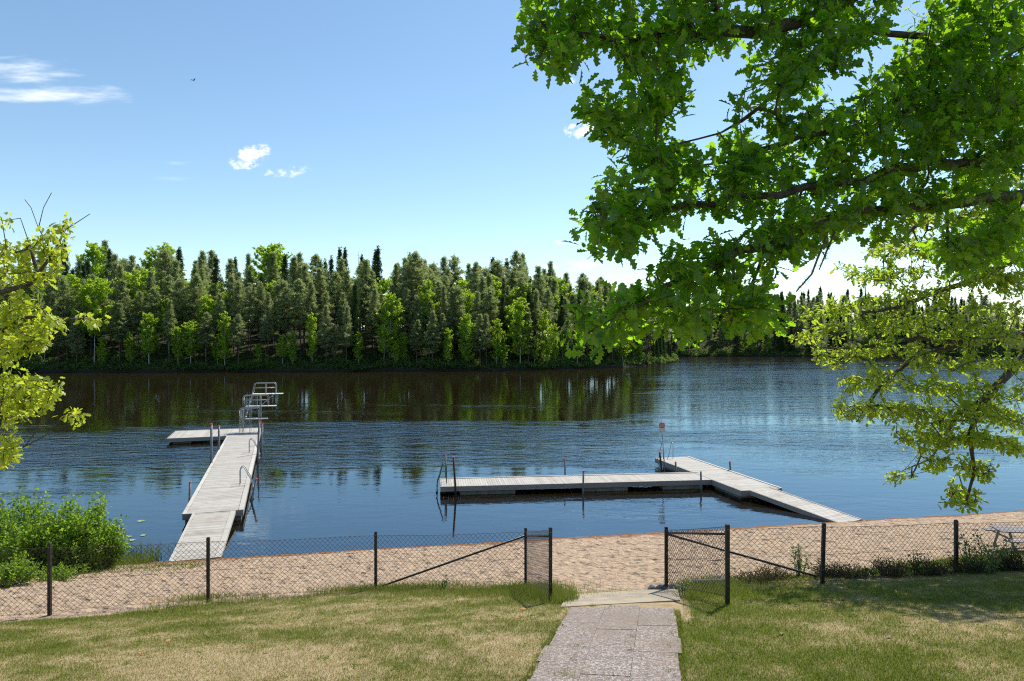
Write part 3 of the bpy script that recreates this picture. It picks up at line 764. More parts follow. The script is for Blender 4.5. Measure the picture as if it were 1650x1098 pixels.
def make_birch(seed, h, c0, wmax):
    r = random.Random(seed); segs, off = trunk_segs(h, .11, r.uniform(0, 2.5)); C, D = [], []
    z = h*c0
    while z < h*.96:
        t = (z/h-c0)/(1-c0); w = wmax*(math.sin(math.pi*min(1, (.16+.84*t)**.85))**.7*.95+.1)
        for b in range(r.randint(3, 5)):
            a = r.uniform(0, 6.28); l = w*r.uniform(.35, 1.15); o = off(z); p0 = o+np.array([0, 0, z]); d = np.array([math.cos(a), math.sin(a), .75])
            p1 = p0+d*l; segs.append((p0, p1, .02, .006))
            for q in np.linspace(.4, 1, max(2, int(l/.4)+1)):
                C.append(p0+d*l*q+np.array([r.gauss(0, .15), r.gauss(0, .15), -.12*l])); D.append(d*.4+np.array([0, 0, -.25]))
        z += h*r.uniform(.02, .034)
    C.append(off(h)+np.array([0, 0, h*.98])); D.append(np.array([0, 0, 1.]))
    V, Fa = tufts(np.array(C), np.array(D), 13, .30, .15, .3)
    return np_mesh('birch_crown', V, Fa), sticks('birch_trunk', segs)
def make_dead(seed, h):
    r = random.Random(seed); segs, off = trunk_segs(h, .16, .6)
    for k in range(80):
        z = r.uniform(h*.4, h*.98); a = r.uniform(0, 6.28); l = .25+1.1*(1-z/h)*r.uniform(.6, 1.2); o = off(z)+np.array([0, 0, z])
        segs.append((o, o+np.array([math.cos(a)*l, math.sin(a)*l, -l*.2]), .022, .008))
    return None, sticks('dead_trunk', segs)
PROTO = {'pine_tree': [], 'spruce_tree': [], 'birch_tree': [], 'dead_spruce': []}
for k, (c0, w, ex) in enumerate([(.36, 2.8, 1.0), (.46, 2.6, 1.6), (.28, 3.0, .9), (.52, 2.8, 2.2), (.40, 2.2, 1.1), (.34, 2.6, 1.4), (.44, 3.0, 1.5), (.24, 2.4, .85)]): PROTO['pine_tree'].append(make_pine(40+k, 20.0, c0, w, ex))
for k, (c0, w) in enumerate([(.06, 2.4), (.12, 1.9), (.04, 2.7)]): PROTO['spruce_tree'].append(make_spruce(60+k, 20.0, c0, w))
for k, (c0, w) in enumerate([(.26, 2.5), (.16, 2.2), (.34, 2.9), (.10, 2.6)]): PROTO['birch_tree'].append(make_birch(80+k, 14.0, c0, w))
PROTO['dead_spruce'].append(make_dead(90, 20.0))
PH = {'pine_tree': 20., 'spruce_tree': 20., 'birch_tree': 14., 'dead_spruce': 20.}
MATS = {'pine_tree': ('pine', 'pine_bark'), 'spruce_tree': ('spruce', 'pine_bark'), 'birch_tree': ('birch', 'birch_bark'), 'dead_spruce': ('spruce', 'pine_bark')}
for kind, lst in PROTO.items():
    for c, t in lst:
        if c: c.materials.append(M[MATS[kind][0]])
        t.materials.append(M[MATS[kind][1]])
def plant(kind, x, y, z, h, label, group, wide=1.0):
    c, t = random.choice(PROTO[kind]); s = h/PH[kind]
    root = empty(kind, (x, y, z-.1), random.uniform(0, 6.28)); root.scale = (s*wide, s*wide, s)
    root.rotation_euler[0] = random.gauss(0, .015); root.rotation_euler[1] = random.gauss(0, .015)
    tag(root, label, 'tree', group)
    if c: link('crown', c, None, root)
    link('trunk', t, None, root)
    return root
SHP = np.array(PTS[1:], float)
seg = np.linalg.norm(np.diff(SHP, axis=0), axis=1); acc = np.concatenate([[0], np.cumsum(seg)])
def along(a):
    x = np.interp(a, acc, SHP[:, 0]); y = np.interp(a, acc, SHP[:, 1])
    x2 = np.interp(a+2, acc, SHP[:, 0])-np.interp(a-2, acc, SHP[:, 0]); y2 = np.interp(a+2, acc, SHP[:, 1])-np.interp(a-2, acc, SHP[:, 1])
    l = math.hypot(x2, y2); return x, y, -y2/l, x2/l
heroes = []
def hero(kind, px, ytop, t, label, wide=1.0):
    y = 170.0
    for _ in range(30): y = float(shore((px-CX)/F*y))+t
    x = (px-CX)/F*y; z = float(hill(x, t)); top = CH+(CY-ytop)/F*y
    plant(kind, x, y, z, top-z, label, None, wide); heroes.append((x, y))
hero('birch_tree', 152, 447, 2.2, 'bright green birch with a pointed crown, leftmost of the tall shore birches', 1.0)
hero('birch_tree', 240, 503, 1.2, 'small green birch at the water edge, first one right of the leftmost tall birch')
hero('birch_tree', 287, 525, 1.0, 'short white trunked birch at the water edge, straight behind the left dock arm', .8)
hero('birch_tree', 362, 500, 1.4, 'slim bright birch at the far shore behind the diving tower, on its left', .8)
hero('birch_tree', 503, 502, 1.6, 'narrow bright green birch standing alone right of the diving tower', .75)
hero('birch_tree', 690, 450, 9, 'tall yellow green birch rising among pines mid forest', .8)
hero('birch_tree', 752, 505, 1.5, 'birch with a clear white trunk standing alone left of the bright birch cluster', 1.0)
hero('birch_tree', 722, 528, 1.2, 'low loose birch just left of the white trunked birch', .9)
hero('birch_tree', 800, 512, 1.6, 'left birch of the bright cluster near the peninsula end', .9)
hero('birch_tree', 838, 477, 2.0, 'tallest birch of the bright cluster near the peninsula end', 1.0)
hero('birch_tree', 880, 497, 2.0, 'right birch of the bright cluster near the peninsula end', .7)
hero('birch_tree', 895, 520, 1.5, 'slender birch at the right margin of the bright cluster', .7)
hero('birch_tree', 1003, 540, 1.2, 'rounded bright green birch by the water close to the peninsula tip', 1.6)
hero('birch_tree', 435, 391, 42, 'broad green deciduous tree standing highest on the skyline left of the dead spruces', 1.0)
hero('birch_tree', 272, 391, 44, 'rounded green deciduous crown on the skyline above the left dock arm', 1.1)
hero('birch_tree', 150, 390, 44, 'green deciduous crown on the skyline at the far left', .95)
hero('birch_tree', 246, 398, 42, 'smaller green deciduous crown on the skyline just left of the rounded one', .85)
hero('spruce_tree', 600, 402, 40, 'tall dark pointed spruce standing above the skyline mid forest', 1.0)
hero('dead_spruce', 581, 404, 40, 'bare dead spruce poking above the skyline left of the tall dark spruce', 1.0)
hero('dead_spruce', 608, 404, 43, 'bare dead spruce poking above the skyline right of the tall dark spruce', .8)
rows = [(1.0, 3.2, 2.8, .66), (5.0, 9.0, 3.5, .84), (11, 16, 3.7, .92), (19, 26, 4.0, .96), (30, 40, 4.4, .99), (45, 60, 5.2, 1.02), (64, 78, 4.6, .74)]
for ri, (t0, t1, sp, hs) in enumerate(rows):
    a = 58+random.random()*sp
    while a < acc[-1]-1-ri*1.2:
        aa = a+random.uniform(-.3, .3)*sp; a += sp*random.uniform(.75, 1.25)
        x, y, nx_, ny_ = along(aa); t = random.uniform(t0, t1)
        X_, Y_ = x+nx_*t, y+ny_*t
        if abs(X_) > .78*Y_+6: continue
        if ri > 3 and X_ > 47: continue
        if ri < 3 and any((X_-hx)**2+(Y_-hy)**2 < 4.0 for hx, hy in heroes): continue
        z = float(hill(X_, Y_-shore(X_))); u = random.random()
        tip = X_ > 38
        if ri == 0: kind = 'birch_tree' if u < .42 and not tip else ('spruce_tree' if u < .50 else 'pine_tree')
        elif ri < 4: kind = 'pine_tree' if u < .76 else ('spruce_tree' if u < .87 else 'birch_tree')
        else: kind = 'pine_tree' if u < .62 else ('spruce_tree' if u < .92 else 'birch_tree')
        h = random.gauss(21.3, 2.2)*hs
        if ri == 6: kind = 'spruce_tree'
        if kind == 'birch_tree': h *= random.uniform(.45, .68) if ri == 0 else .86
        if kind == 'spruce_tree' and ri == 0: h *= random.uniform(.35, .7)
        if kind == 'pine_tree' and ri == 0: h *= random.uniform(.75, 1.15)
        if kind == 'spruce_tree' and ri > 3: h *= 1.04
        where = ['at the water edge of the far shore', 'just behind the front row across the lake', 'just behind the front row across the lake', 'in the middle of the forest across the lake', 'on the skyline of the forest across the lake', 'on the skyline of the forest across the lake', 'deep in the forest behind the skyline trees'][ri]
        desc = {'pine_tree': 'grey green pine', 'spruce_tree': 'dark green pointed spruce', 'birch_tree': 'fresh green birch'}[kind]
        plant(kind, X_, Y_, z, h, desc+' '+where, desc.split()[-1]+'s '+where, random.uniform(.95, 1.3))
for ri, (t0, t1, sp) in enumerate([(1.0, 4, 4.4), (7, 13, 5.0), (17, 28, 5.4), (34, 50, 4.0), (56, 66, 4.4)]):
    x = 66.0
    while x < 246:
        X_ = x+random.uniform(-1, 1); x += sp*random.uniform(.75, 1.3); t = random.uniform(t0, t1)
        Y_ = float(shore(X_))+t; z = float(hill(X_, t)); u = random.random()
        kind = 'pine_tree' if u < .55 else ('spruce_tree' if u < .86 else 'birch_tree')
        if ri > 2: kind = 'spruce_tree'
        h = random.gauss(21, 2)*(.8 if ri == 4 else 1)*(.8 if ri == 0 else 1)*(.7 if kind == 'birch_tree' else 1)
        desc = {'pine_tree': 'dark pine', 'spruce_tree': 'dark spruce', 'birch_tree': 'green birch'}[kind]
        plant(kind, X_, Y_, z, h, desc+' on the most distant shore seen beyond the peninsula tip', desc.split()[-1]+'s on the most distant shore', random.uniform(1.0, 1.35))
# undergrowth at the foot of the forest
n = 15000; a = rng.uniform(50, acc[-1]+1, n); t = rng.exponential(3.4, n)-.2
XY = np.array([along(q) for q in a]); x = XY[:, 0]+XY[:, 2]*t; y = XY[:, 1]+XY[:, 3]*t
hmx = .15+1.9*np.clip(vn(x*.5, y*.5, 41)*1.5-.3, 0, 1)
z = np.maximum(hill(x, np.maximum(y-shore(x), .2)), .15)+rng.random(n)*hmx
V_, F_ = tufts(np.stack([x, y, z], 1), np.tile([[0, -.2, .4]], (n, 1)), 5, .38, .15, .4)
tag(link('undergrowth', np_mesh('undergrowth', V_, F_), M['under']), 'dark undergrowth along the bank of the far forest', 'undergrowth', kind='stuff')
n = 5000; x = rng.uniform(63, 250, n); t = rng.exponential(4, n); y = shore(x)+t
V_, F_ = tufts(np.stack([x, y, np.maximum(hill(x, t), .2)+rng.random(n)*1.6*vn(x*.4, y*.4, 43)], 1), np.tile([[0, -.2, .4]], (n, 1)), 4, .6, .25, .4)
tag(link('undergrowth', np_mesh('undergrowth', V_, F_), M['under']), 'undergrowth along the most distant shore', 'undergrowth', kind='stuff')

# ------------------------------------------------------------------ shrubs near the beach
def shrub(name, cat, label, base, h, rad, stems, per, lsz, mat, group=None, low=.1, tm=LS, lean=(0, 0)):
    root = empty(name, base); tag(root, label, cat, group)
    mb = MB(); LP, LA, NN = [], [], []
    for s in range(stems):
        a = rng.uniform(0, 2*np.pi); rr_ = rad*math.sqrt(rng.random()); hh_ = h*rng.uniform(.55, 1.0)*(1-.35*(rr_/rad)**2)
        b = Vector((math.cos(a)*rr_*.35, math.sin(a)*rr_*.35, 0))
        e = Vector((math.cos(a)*rr_+lean[0]*hh_, math.sin(a)*rr_+lean[1]*hh_, hh_)); md = b.lerp(e, .5)+Vector(rng.normal(0, .05*h, 3))
        gzz = float(ground(base[0]+b.x, base[1]+b.y))-base[2]; b.z = gzz-.03
        pts = [b, md, e]; mb.tube(pts, .006+.006*h, 4, .002)
        for k in range(per):
            t = low+(1-low)*rng.random()**.8
            p = (b.lerp(md, t*2) if t < .5 else md.lerp(e, t*2-1))
            o = rng.normal(0, 1, 3); o /= np.linalg.norm(o)
            LP.append(np.array(p)+o*rng.random()*(.05+.12*rad)); LA.append(o+np.array([0, 0, .25])); NN.append(np.array([0, 0, 1.])+rng.normal(0, .7, 3))
    mb.build('stem', M['stem'], root)
    V_, F_ = leaves(np.array(LP), np.array(LA), np.array(NN), lsz*rng.uniform(.6, 1.3, len(LP)), tm)
    link('foliage', np_mesh('foliage', V_, F_), mat, root)
    return root
for i, (px, d, h, rad, st, lab) in enumerate([(20, 21.5, 2.8, 1.3, 70, 'green waterside bush at the left edge, with one tall shoot'), (75, 20.6, 2.35, 1.25, 85, 'green waterside bush behind the leftmost fence post'),
        (125, 20.8, 2.6, 1.25, 90, 'tallest rounded bush of the green thicket by the water'), (158, 20.9, 1.7, .75, 60, 'green bush at the right end of the waterside thicket'), (-60, 21.0, 2.4, 1.5, 50, 'green bush just outside the left edge of the thicket')]):
    x = (px-CX)/F*d; shrub('bush', 'bush', lab, (x, d, float(ground(x, d))), h, rad, st, 85, .095, M['bush'], 'bushes at the water on the left', .06, LB)
x = (15-CX)/F*18.2; shrub('fern_clump', 'plant', 'low bright green leafy clump on the sand at the left edge', (x, 18.2, float(ground(x, 18.2))), .75, .75, 40, 60, .085, M['bush'], None, .1)
x = (100-CX)/F*18.9; shrub('fern_clump', 'plant', 'low leafy weeds at the foot of the bush, right of the leftmost fence post', (x, 18.9, float(ground(x, 18.9))), .45, .7, 30, 40, .07, M['bush'], None, .1)
for px, py, h, rad, st, per, lab in [(1288, 930, .75, .22, 9, 26, 'leafy sapling behind the fence just left of its slanting brace foot'), (1582, 925, 1.05, .45, 16, 34, 'tall sapling just right of the second fence post from the right edge'),
        (1477, 928, .55, .16, 6, 22, 'small sapling between two posts of the right fence'), (1402, 930, .30, .10, 5, 16, 'tiny sapling beside the dark shadow at the right fence'), (1622, 918, .7, .25, 9, 26, 'sapling in front of the picnic table'),
        (715, 950, .42, .07, 3, 14, 'thin sapling under the slanting brace of the left fence'), (1100, 962, .45, .08, 3, 12, 'weed stalk on the concrete slab by the right gate post')]:
    p = on_ground(px, py); shrub('sapling', 'sapling', lab, (p.x, p.y, p.z), h, rad, st, per, .06, M['sapling'])
for px, py, h, lab in [(1245, 935, .28, 'low reddish heather left of the leafy sapling'), (1210, 940, .2, 'lowest heather clump close to the right gate post'), (1335, 930, .28, 'heather clump just right of the brace post'), (1372, 932, .25, 'heather clump between two fence posts, left one'),
        (1440, 930, .42, 'dark heather clump in the shade by the right fence'), (1500, 928, .36, 'dark heather clump left of the second post from the right edge'), (1560, 925, .34, 'dark heather clump below the tall sapling'), (1610, 920, .4, 'dark heather clump at the right edge below the table'), (1648, 920, .4, 'rightmost dark heather clump')]:
    p = on_ground(px, py); shrub('heather_clump', 'heather', lab, (p.x, p.y, p.z), h, .42, 60, 26, .032, M['heather'], 'heather along the right fence', .1)

# ------------------------------------------------------------------ chain-link fences
def post(parent, base, top, w=.056, name='post'):
    off = parent.location; mb = MB(); b = base-off; t = top-off; v = t-b
    k = w/2; fs = []; vs = []
    for p, q in ((b-v.normalized()*.12, k), (t-v.normalized()*.012, k), (t, k*.7)):
        vs += [(p.x-q, p.y-q, p.z), (p.x+q, p.y-q, p.z), (p.x+q, p.y+q, p.z), (p.x-q, p.y+q, p.z)]
    for l in range(2):
        for i in range(4): j = (i+1) % 4; fs.append((l*4+i, l*4+j, l*4+4+j, l*4+4+i))
    fs.append((8, 9, 10, 11)); fs.append((3, 2, 1, 0)); mb.add(vs, fs)
    o = mb.build(name, M['black_post'], parent)
    hb = MB()
    for q in (.06, .42, .75):
        p = t.lerp(b, q); hb.box(p.x-.005, p.x+.005, p.y-k-.003, p.y-k+.001, p.z-.007, p.z+.007)
    hb.build('hole_dot', M['galv'], o)  # pale dots put in for light showing through the post holes
    return o
def wire_panel(parent, a0, a1, b0, b1, step=.104, r=.0031):
    """a0/b0 = bottom and top of one end, a1/b1 of the other"""
    off = parent.location; a0, a1, b0, b1 = [p-off for p in (a0, a1, b0, b1)]
    L = (a1-a0).length; H = ((b0-a0).length+(b1-a1).length)/2
    def P(s, h):
        q = a0.lerp(a1, s/L).lerp(b0.lerp(b1, s/L), h/H)
        return q+Vector((0, 0, .012*math.sin(s*1.7+h*2)))+nrm*(.012*math.sin(s*2.3)*math.sin(h*3))
    nrm = (a1-a0).cross(Vector((0, 0, 1))).normalized()
    mb = MB(); n = int((L+H)/step)+1
    for k in range(n+1):
        c = k*step
        for sgn in (1, -1):
            # line: s = c - h (sgn=1) or s = c - H + h (sgn=-1)
            f = (lambda h: c-h) if sgn == 1 else (lambda h: c-H+h)
            h0, h1 = (max(0, c-L), min(H, c)) if sgn == 1 else (max(0, H-c), min(H, L-c+H))
            if h1-h0 < .02: continue
            m = max(1, int((h1-h0)/.3)); pts = [P(f(h0+(h1-h0)*i/m), h0+(h1-h0)*i/m)+nrm*(.002*sgn) for i in range(m+1)]
            mb.tube(pts, r, 3, cap=False)
    m = max(2, int(L/.35))
    for h in (.02, H*.5, H-.01): mb.tube([P(L*i/m, h)+nrm*.004 for i in range(m+1)], r*1.15, 3, cap=False)
    return mb.build('wire_mesh', M['wire'], parent)
def post_at(px, ytop, ybase, d):
    b = at(px, ybase, d); b.z = float(ground(b.x, b.y)); t = at(px, ytop, d); return b, t
def dep(px, ybase): return on_ground(px, ybase).y
# left run
FL = [(-235, 888, 1012), (80, 875, 990), (335.5, 866, 968), (605.5, 857, 950), (847, 851, 946), (887, 850, 970)]
pl = []
for px, yt, yb in FL:
    d = dep(px, yb); pl.append(post_at(px, yt, yb, d))
fl = empty('chain_link_fence', pl[2][0]); tag(fl, 'black chain-link fence left of the path, with posts and a slanting brace', 'fence')
for b, t in pl: post(fl, b, t, .058 if b is not pl[5][0] else .062)
def topfrac(p, f): return p[0].lerp(p[1], f)
for i in range(4): wire_panel(fl, topfrac(pl[i], .02), topfrac(pl[i+1], .02), topfrac(pl[i], .93), topfrac(pl[i+1], .93))
wire_panel(fl, topfrac(pl[4], .02), topfrac(pl[5], .02), topfrac(pl[4], .95), topfrac(pl[5], .97), .085)
def brace(parent, p, q, r=.020, name='brace'):
    off = parent.location; mb = MB(); mb.tube([p-off, q-off], r, 8); return mb.build(name, M['black_post'], parent, True)
e = on_ground(606, 949); brace(fl, topfrac(pl[4], .86)+Vector((0, .04, 0)), Vector((e.x+.06, e.y+.05, e.z+.02)), .022)
brace(fl, topfrac(pl[4], .86), topfrac(pl[5], .88), .018, 'top_rail')
# right run
FR = [(1172, 845, 976), (1073.5, 849, 951), (1325, 843, 942), (1540.5, 838, 924), (1745, 833, 908)]
pr = []
for px, yt, yb in FR:
    d = dep(px, yb); pr.append(post_at(px, yt, yb, d))
b, t = pr[2]; t.x += .03
fr_ = empty('chain_link_fence', pr[2][0]); tag(fr_, 'black chain-link fence right of the path, with heather along its foot', 'fence')
for b, t in pr: post(fr_, b, t, .058 if b is not pr[0][0] else .062)
wire_panel(fr_, topfrac(pr[0], .1), topfrac(pr[1], .05), topfrac(pr[0], .97), topfrac(pr[1], .96), .085)
for i in (1, 2, 3): wire_panel(fr_, topfrac(pr[i], .02), topfrac(pr[i+1], .02), topfrac(pr[i], .93), topfrac(pr[i+1], .95))
brace(fr_, topfrac(pr[1], .90), topfrac(pr[0], .88), .020, 'top_rail')
a = topfrac(pr[0], .32); b = topfrac(pr[1], .14); c = a.lerp(b, .52)
mb = MB(); mb.tube([a-fr_.location, c-fr_.location], .018, 6); mb.build('lower_rail', M['galv'], fr_)
e = on_ground(1318, 935); brace(fr_, topfrac(pr[1], .88)+Vector((0, .04, 0)), Vector((e.x, e.y+.06, e.z+.05)), .022)

# ------------------------------------------------------------------ docks
def deck_boards(mb, x0, x1, y0, y1, z, along_y=True, w=.118, gap=.009, th=.032):
    """boards laid across; along_y = boards follow each other in y"""
    p, e = (y0, y1) if along_y else (x0, x1)
    while p < e-.02:
        q = min(p+w, e); dz = rr.uniform(-.0025, .0025); j = rr.uniform(-.012, .012)
        if along_y: mb.box(x0+j, x1+j, p, q-gap, z-th+dz, z+dz)
        else: mb.box(p, q-gap, y0+j, y1+j, z-th+dz, z+dz)
        p += w
def ladder_rails(parent, mtx, z, mat, w=.45, hgt=.80, depth=.42, below=1.1, steps=4):
    """a pair of bent handrails on the deck edge with rungs under water; local +x points out over the water"""
    root = MB(mtx)
    for s in (-w/2, w/2):
        pts = [(-depth, s, z)]+[(-depth, s, z+hgt*.72)]+arc((-depth+.16, s, z+hgt*.80), .16, math.pi, math.pi*.45, 6, (1, 0, 0), (0, 0, 1))
        pts += [(.02, s, z+hgt*.42), (.14, s, z+.05), (.16, s, z-.2), (.16, s, z-below)]
        root.tube(pts, .021, 8)
    o = root.build('ladder', mat, parent, True)
    st = MB(mtx)
    for k in range(steps):
        zz = z-.12-k*.26; st.box(.12, .22, -w/2+.02, w/2-.02, zz-.012, zz+.012)
    st.build('rung', mat, o)
    return o
T = Matrix.Translation
def Rz(a): return Matrix.Rotation(a, 4, 'Z')
# ---- left dock
DZ = .45
ang = math.atan2(.32, .947)
dl_ = empty('floating_dock', (-13.2, 27.3, 0), ang)
tag(dl_, 'long weathered wooden dock on the left with a diving tower at its far end', 'dock')
mb = MB(); deck_boards(mb, .17, 2.09, .02, 23.6, DZ); mb.build('deck', M['deck'], dl_)
mb = MB()
for k in range(6):
    v0 = .0+k*3.94; mb.box(.0, .155, v0+.005, v0+3.93, DZ-.035, DZ+.012, .004); mb.box(2.105, 2.30, v0+.005, v0+3.93, DZ-.035, DZ+.012, .004)
mb.build('edge_plank', M['deck_edge'], dl_)
mb = MB()
mb.box(.01, .06, .02, 23.6, DZ-.25, DZ-.036); mb.box(2.24, 2.29, .02, 23.6, DZ-.25, DZ-.036); mb.box(.06, 2.24, .02, .07, DZ-.25, DZ-.036)
for k in range(8): mb.box(.065, 2.235, 1.5+k*2.8, 1.6+k*2.8, DZ-.22, DZ-.04)
mb.build('fascia', M['fascia'], dl_)
mb = MB(); deck_boards(mb, -3.85, 2.3, 23.7, 27.9, DZ-.01, False); mb.build('platform_deck', M['deck'], dl_)
mb = MB(); mb.box(-3.95, 2.4, 23.62, 23.69, DZ-.27, DZ+.0); mb.box(-3.95, 2.4, 27.91, 27.98, DZ-.27, DZ+.02); mb.box(-3.95, -3.86, 23.69, 27.91, DZ-.27, DZ+.005); mb.box(2.31, 2.4, 23.69, 27.91, DZ-.27, DZ+.01)
mb.build('platform_fascia', M['fascia'], dl_)
for v0, v1 in ((.12, 2.6), (6.5, 9), (13, 15.5), (19.5, 22)):
    mb = MB(); mb.box(.1, .75, v0, v1, -.35, DZ-.255, .03); mb.box(1.55, 2.2, v0, v1, -.35, DZ-.255, .03); mb.build('pontoon', M['float'], dl_)
for u0 in (-3.6, -1.2, 1.0):
    mb = MB(); mb.box(u0, u0+1.2, 24.1, 27.6, -.35, DZ-.275, .03); mb.build('pontoon', M['float'], dl_)
# ramp, hinged to the near end and lying on the sand
ra = math.atan2(.2, 4.85); zl = -.02
rm = T((.38, -.01, DZ)) @ Rz(-ra*.9) @ Matrix.Rotation(math.atan2(DZ-.03, 4.85), 4, 'X')
mb = MB(rm); deck_boards(mb, .10, 1.42, -4.85, 0, .0); ro = mb.build('ramp', M['deck'], dl_)
mb = MB(rm); mb.box(0, .095, -4.87, .0, -.13, .014, .004); mb.box(1.425, 1.62, -4.87, 0, -.13, .014, .004); mb.build('ramp_edge', M['deck_edge'], ro)
Mx = T((-13.2, 27.3, 0)) @ Rz(ang)
def local_left(px, d): return Mx.inverted() @ at(px, 600, d)
def rail_at(v, u=2.30, z=DZ, ang_=0): return T((u, v, 0)) @ Rz(ang_)
ladder_rails(dl_, rail_at(5.4), DZ, M['galv'], .5, .85)
ladder_rails(dl_, rail_at(15.3), DZ, M['galv'], .5, .85)
# ---- diving tower
dt = empty('diving_tower', tuple(Mx @ Vector((1.55, 25.6, DZ))), ang-.10)
tag(dt, 'galvanised diving tower with three boards at the far end of the left dock', 'diving tower')
G_ = M['galv']
mb = MB()
for x_, y_, h_ in ((-.55, -.35, 1.75), (-.55, .3, 1.75), (.72, -.35, 2.85), (.72, .3, 2.85)): mb.tube([(x_, y_, 0), (x_, y_, h_)], .024, 8)
for z_ in (.95,): mb.tube([(-.55, -.35, z_), (.72, -.35, z_)], .02, 6); mb.tube([(-.55, .3, z_), (.72, .3, z_)], .02, 6)
mb.tube([(.72, -.35, 1.95), (1.75, -.35, 2.88)], .021, 8); mb.tube([(.72, .3, 1.95), (1.75, .3, 2.88)], .021, 8)
mb.tube([(.72, -.35, 1.9), (.72, .3, 1.9)], .02, 6); mb.tube([(.72, -.35, 2.8), (.72, .3, 2.8)], .02, 6); mb.tube([(-.55, -.35, 1.7), (-.55, .3, 1.7)], .02, 6)
mb.build('frame', G_, dt, True)
for x0, x1, z_, y0, y1 in ((-.4, 1.25, 1.0, -.36, .02), (-.35, 1.85, 1.95, -.33, .28), (.15, 2.35, 2.88, -.33, .28)):
    mb = MB(); mb.box(x0, x1, y0, y1, z_-.035, z_+.015, .008); mb.build('diving_board', M['board_white'], dt)
def guard(x0, x1, z0, h_, y_, parent, slope=False):
    mb = MB(); c = .15
    pts = [(x0, y_, z0)]+[(x0+(.14 if slope else 0), y_, z0+h_-c)]
    s = x0+(.14 if slope else 0)
    pts += arc((s+c, y_, z0+h_-c), c, math.pi, math.pi/2, 5, (1, 0, 0), (0, 0, 1)); pts += arc((x1-c, y_, z0+h_-c), c, math.pi/2, 0, 5, (1, 0, 0), (0, 0, 1)); pts += [(x1, y_, z0)]
    mb.tube(pts, .021, 8); mb.tube([(s, y_, z0+h_*.55), (x1, y_, z0+h_*.55)], .016, 8); mb.tube([((s+x1)/2+.05, y_, z0), ((s+x1)/2+.05, y_, z0+h_)], .016, 8)
    return mb.build('guard_rail', G_, parent, True)
for y_ in (-.36, .31):
    guard(.15, 1.85, 2.9, .8, y_, dt, True); guard(-.5, 1.28, 1.97, .8, y_, dt); guard(-.75, .62, 0.0, 1.8, y_, dt)
mb = MB()
mb.tube([(-.38, -.30, 1.05), (.18, -.30, 3.0)], .020, 8); mb.tube([(-.38, .24, 1.05), (.18, .24, 3.0)], .020, 8)
lo = mb.build('ladder', G_, dt, True)
st = MB()
for k in range(7): q = k/7+.05; st.box(-.38+.56*q-.05, -.38+.56*q+.05, -.29, .23, 1.05+1.95*q-.012, 1.05+1.95*q+.012)
st.build('rung', M['board_white'], lo)
# ---- mooring poles
def pole(px0, py0, px1, py1, d, label, r=.05, cap=True, mat=None, down=None):
    b = at(px1, py1, d); t = at(px0, py0, d); v = (t-b).normalized()
    b2 = b-v*((b.z+.8)/max(v.z, .3))
    root = empty('mooring_pole', b2); tag(root, label, 'mooring pole')
    mb = MB(); mb.tube([(0, 0, 0), t-b2-v*.04], r, 10); mb.build('pole', mat or M['pole_steel'], root, True)
    if cap: mb = MB(); mb.tube([t-b2-v*.06, t-b2-v*.005, t-b2+v*.012], r*1.18, 10, r*.85); mb.build('cap', M['red_cap'], root)
    return root
pole(340.6, 683, 340.6, 748, 38.8, 'tallest mooring pole on the left side of the left dock', .065)
pole(352.8, 686, 352.8, 728, 43.5, 'mooring pole on the left side of the left dock, just behind the tallest one', .065)
pole(306.5, 777, 305.4, 806, 30.0, 'short mooring pole on the left side of the left dock near its ramp', .05)
pole(418, 679, 413.5, 760, 41.8, 'tall leaning mooring pole on the right side of the left dock', .06)
pole(423, 682, 420, 735, 45.5, 'thinner mooring pole behind the tall leaning one, right side of the left dock', .05)
pole(413.5, 772, 406, 800, 31.6, 'low red capped mooring pole right of the left dock, beside its ladder', .045)
I_ = M['iron']
pole(717.5, 731, 718.7, 776, 34.9, 'mooring pole behind the outer end of the right dock', .045)
pole(730.7, 736.5, 734.8, 803, 32.45, 'tall leaning mooring pole in front of the outer end of the right dock', .05, True, I_)
pole(910.3, 739, 910.6, 770, 35.7, 'mooring pole on the lake side of the right dock, mid long arm', .045)
pole(940.2, 759, 939.4, 795, 33.0, 'mooring pole on the beach side of the right dock, mid long arm', .045)
pole(1129.3, 758.5, 1129.9, 788, 33.75, 'mooring pole on the beach side near the inner corner of the right dock', .045, False)
pole(1088.6, 743, 1089.2, 764, 36.9, 'short mooring pole in the far inner corner of the right dock', .05, False)
pole(1176, 744, 1177.2, 762, 36.6, 'short mooring pole on the right outer edge of the right dock', .05)
pole(1063, 729, 1066.6, 764, 38.4, 'dark mooring pole at the lake end of the right dock beside the sign', .055, True, I_)
# ---- right dock
B0 = Vector((10.65, 31.6, 0)); bang = math.atan2(2.15, 8.8)
db = empty('floating_dock', B0, bang); tag(db, 'angled weathered dock on the right with a long arm and a beach gangway', 'dock')
mb = MB(); deck_boards(mb, .0, 1.98, .03, 9.05, DZ, True, .118); mb.build('deck', M['deck'], db)
mb = MB(); mb.box(1.995, 2.12, .0, 9.06, DZ-.03, DZ+.03, .005); mb.build('edge_plank', M['deck_edge'], db)
mb = MB(); mb.box(-.055, -.005, .0, 9.06, DZ-.27, DZ-.004); mb.box(2.06, 2.115, .0, 9.06, DZ-.27, DZ-.035); mb.box(.0, 2.055, -.03, .02, DZ-.27, DZ-.004); mb.box(.0, 2.055, 9.07, 9.12, DZ-.27, DZ-.004)
mb.build('fascia', M['fascia'], db)
for v0 in (.4, 6.2):
    mb = MB(); mb.box(.15, 1.95, v0, v0+2.2, -.35, DZ-.275, .03); mb.build('pontoon', M['float'], db)
A0 = Vector((-3.4, 32.5, 0)); aang = math.atan2(1.62, 13.6); LA_ = 13.5; WA = 1.9
ma = Matrix.Translation(-B0); ma = Rz(-bang) @ ma @ T(A0) @ Rz(aang)
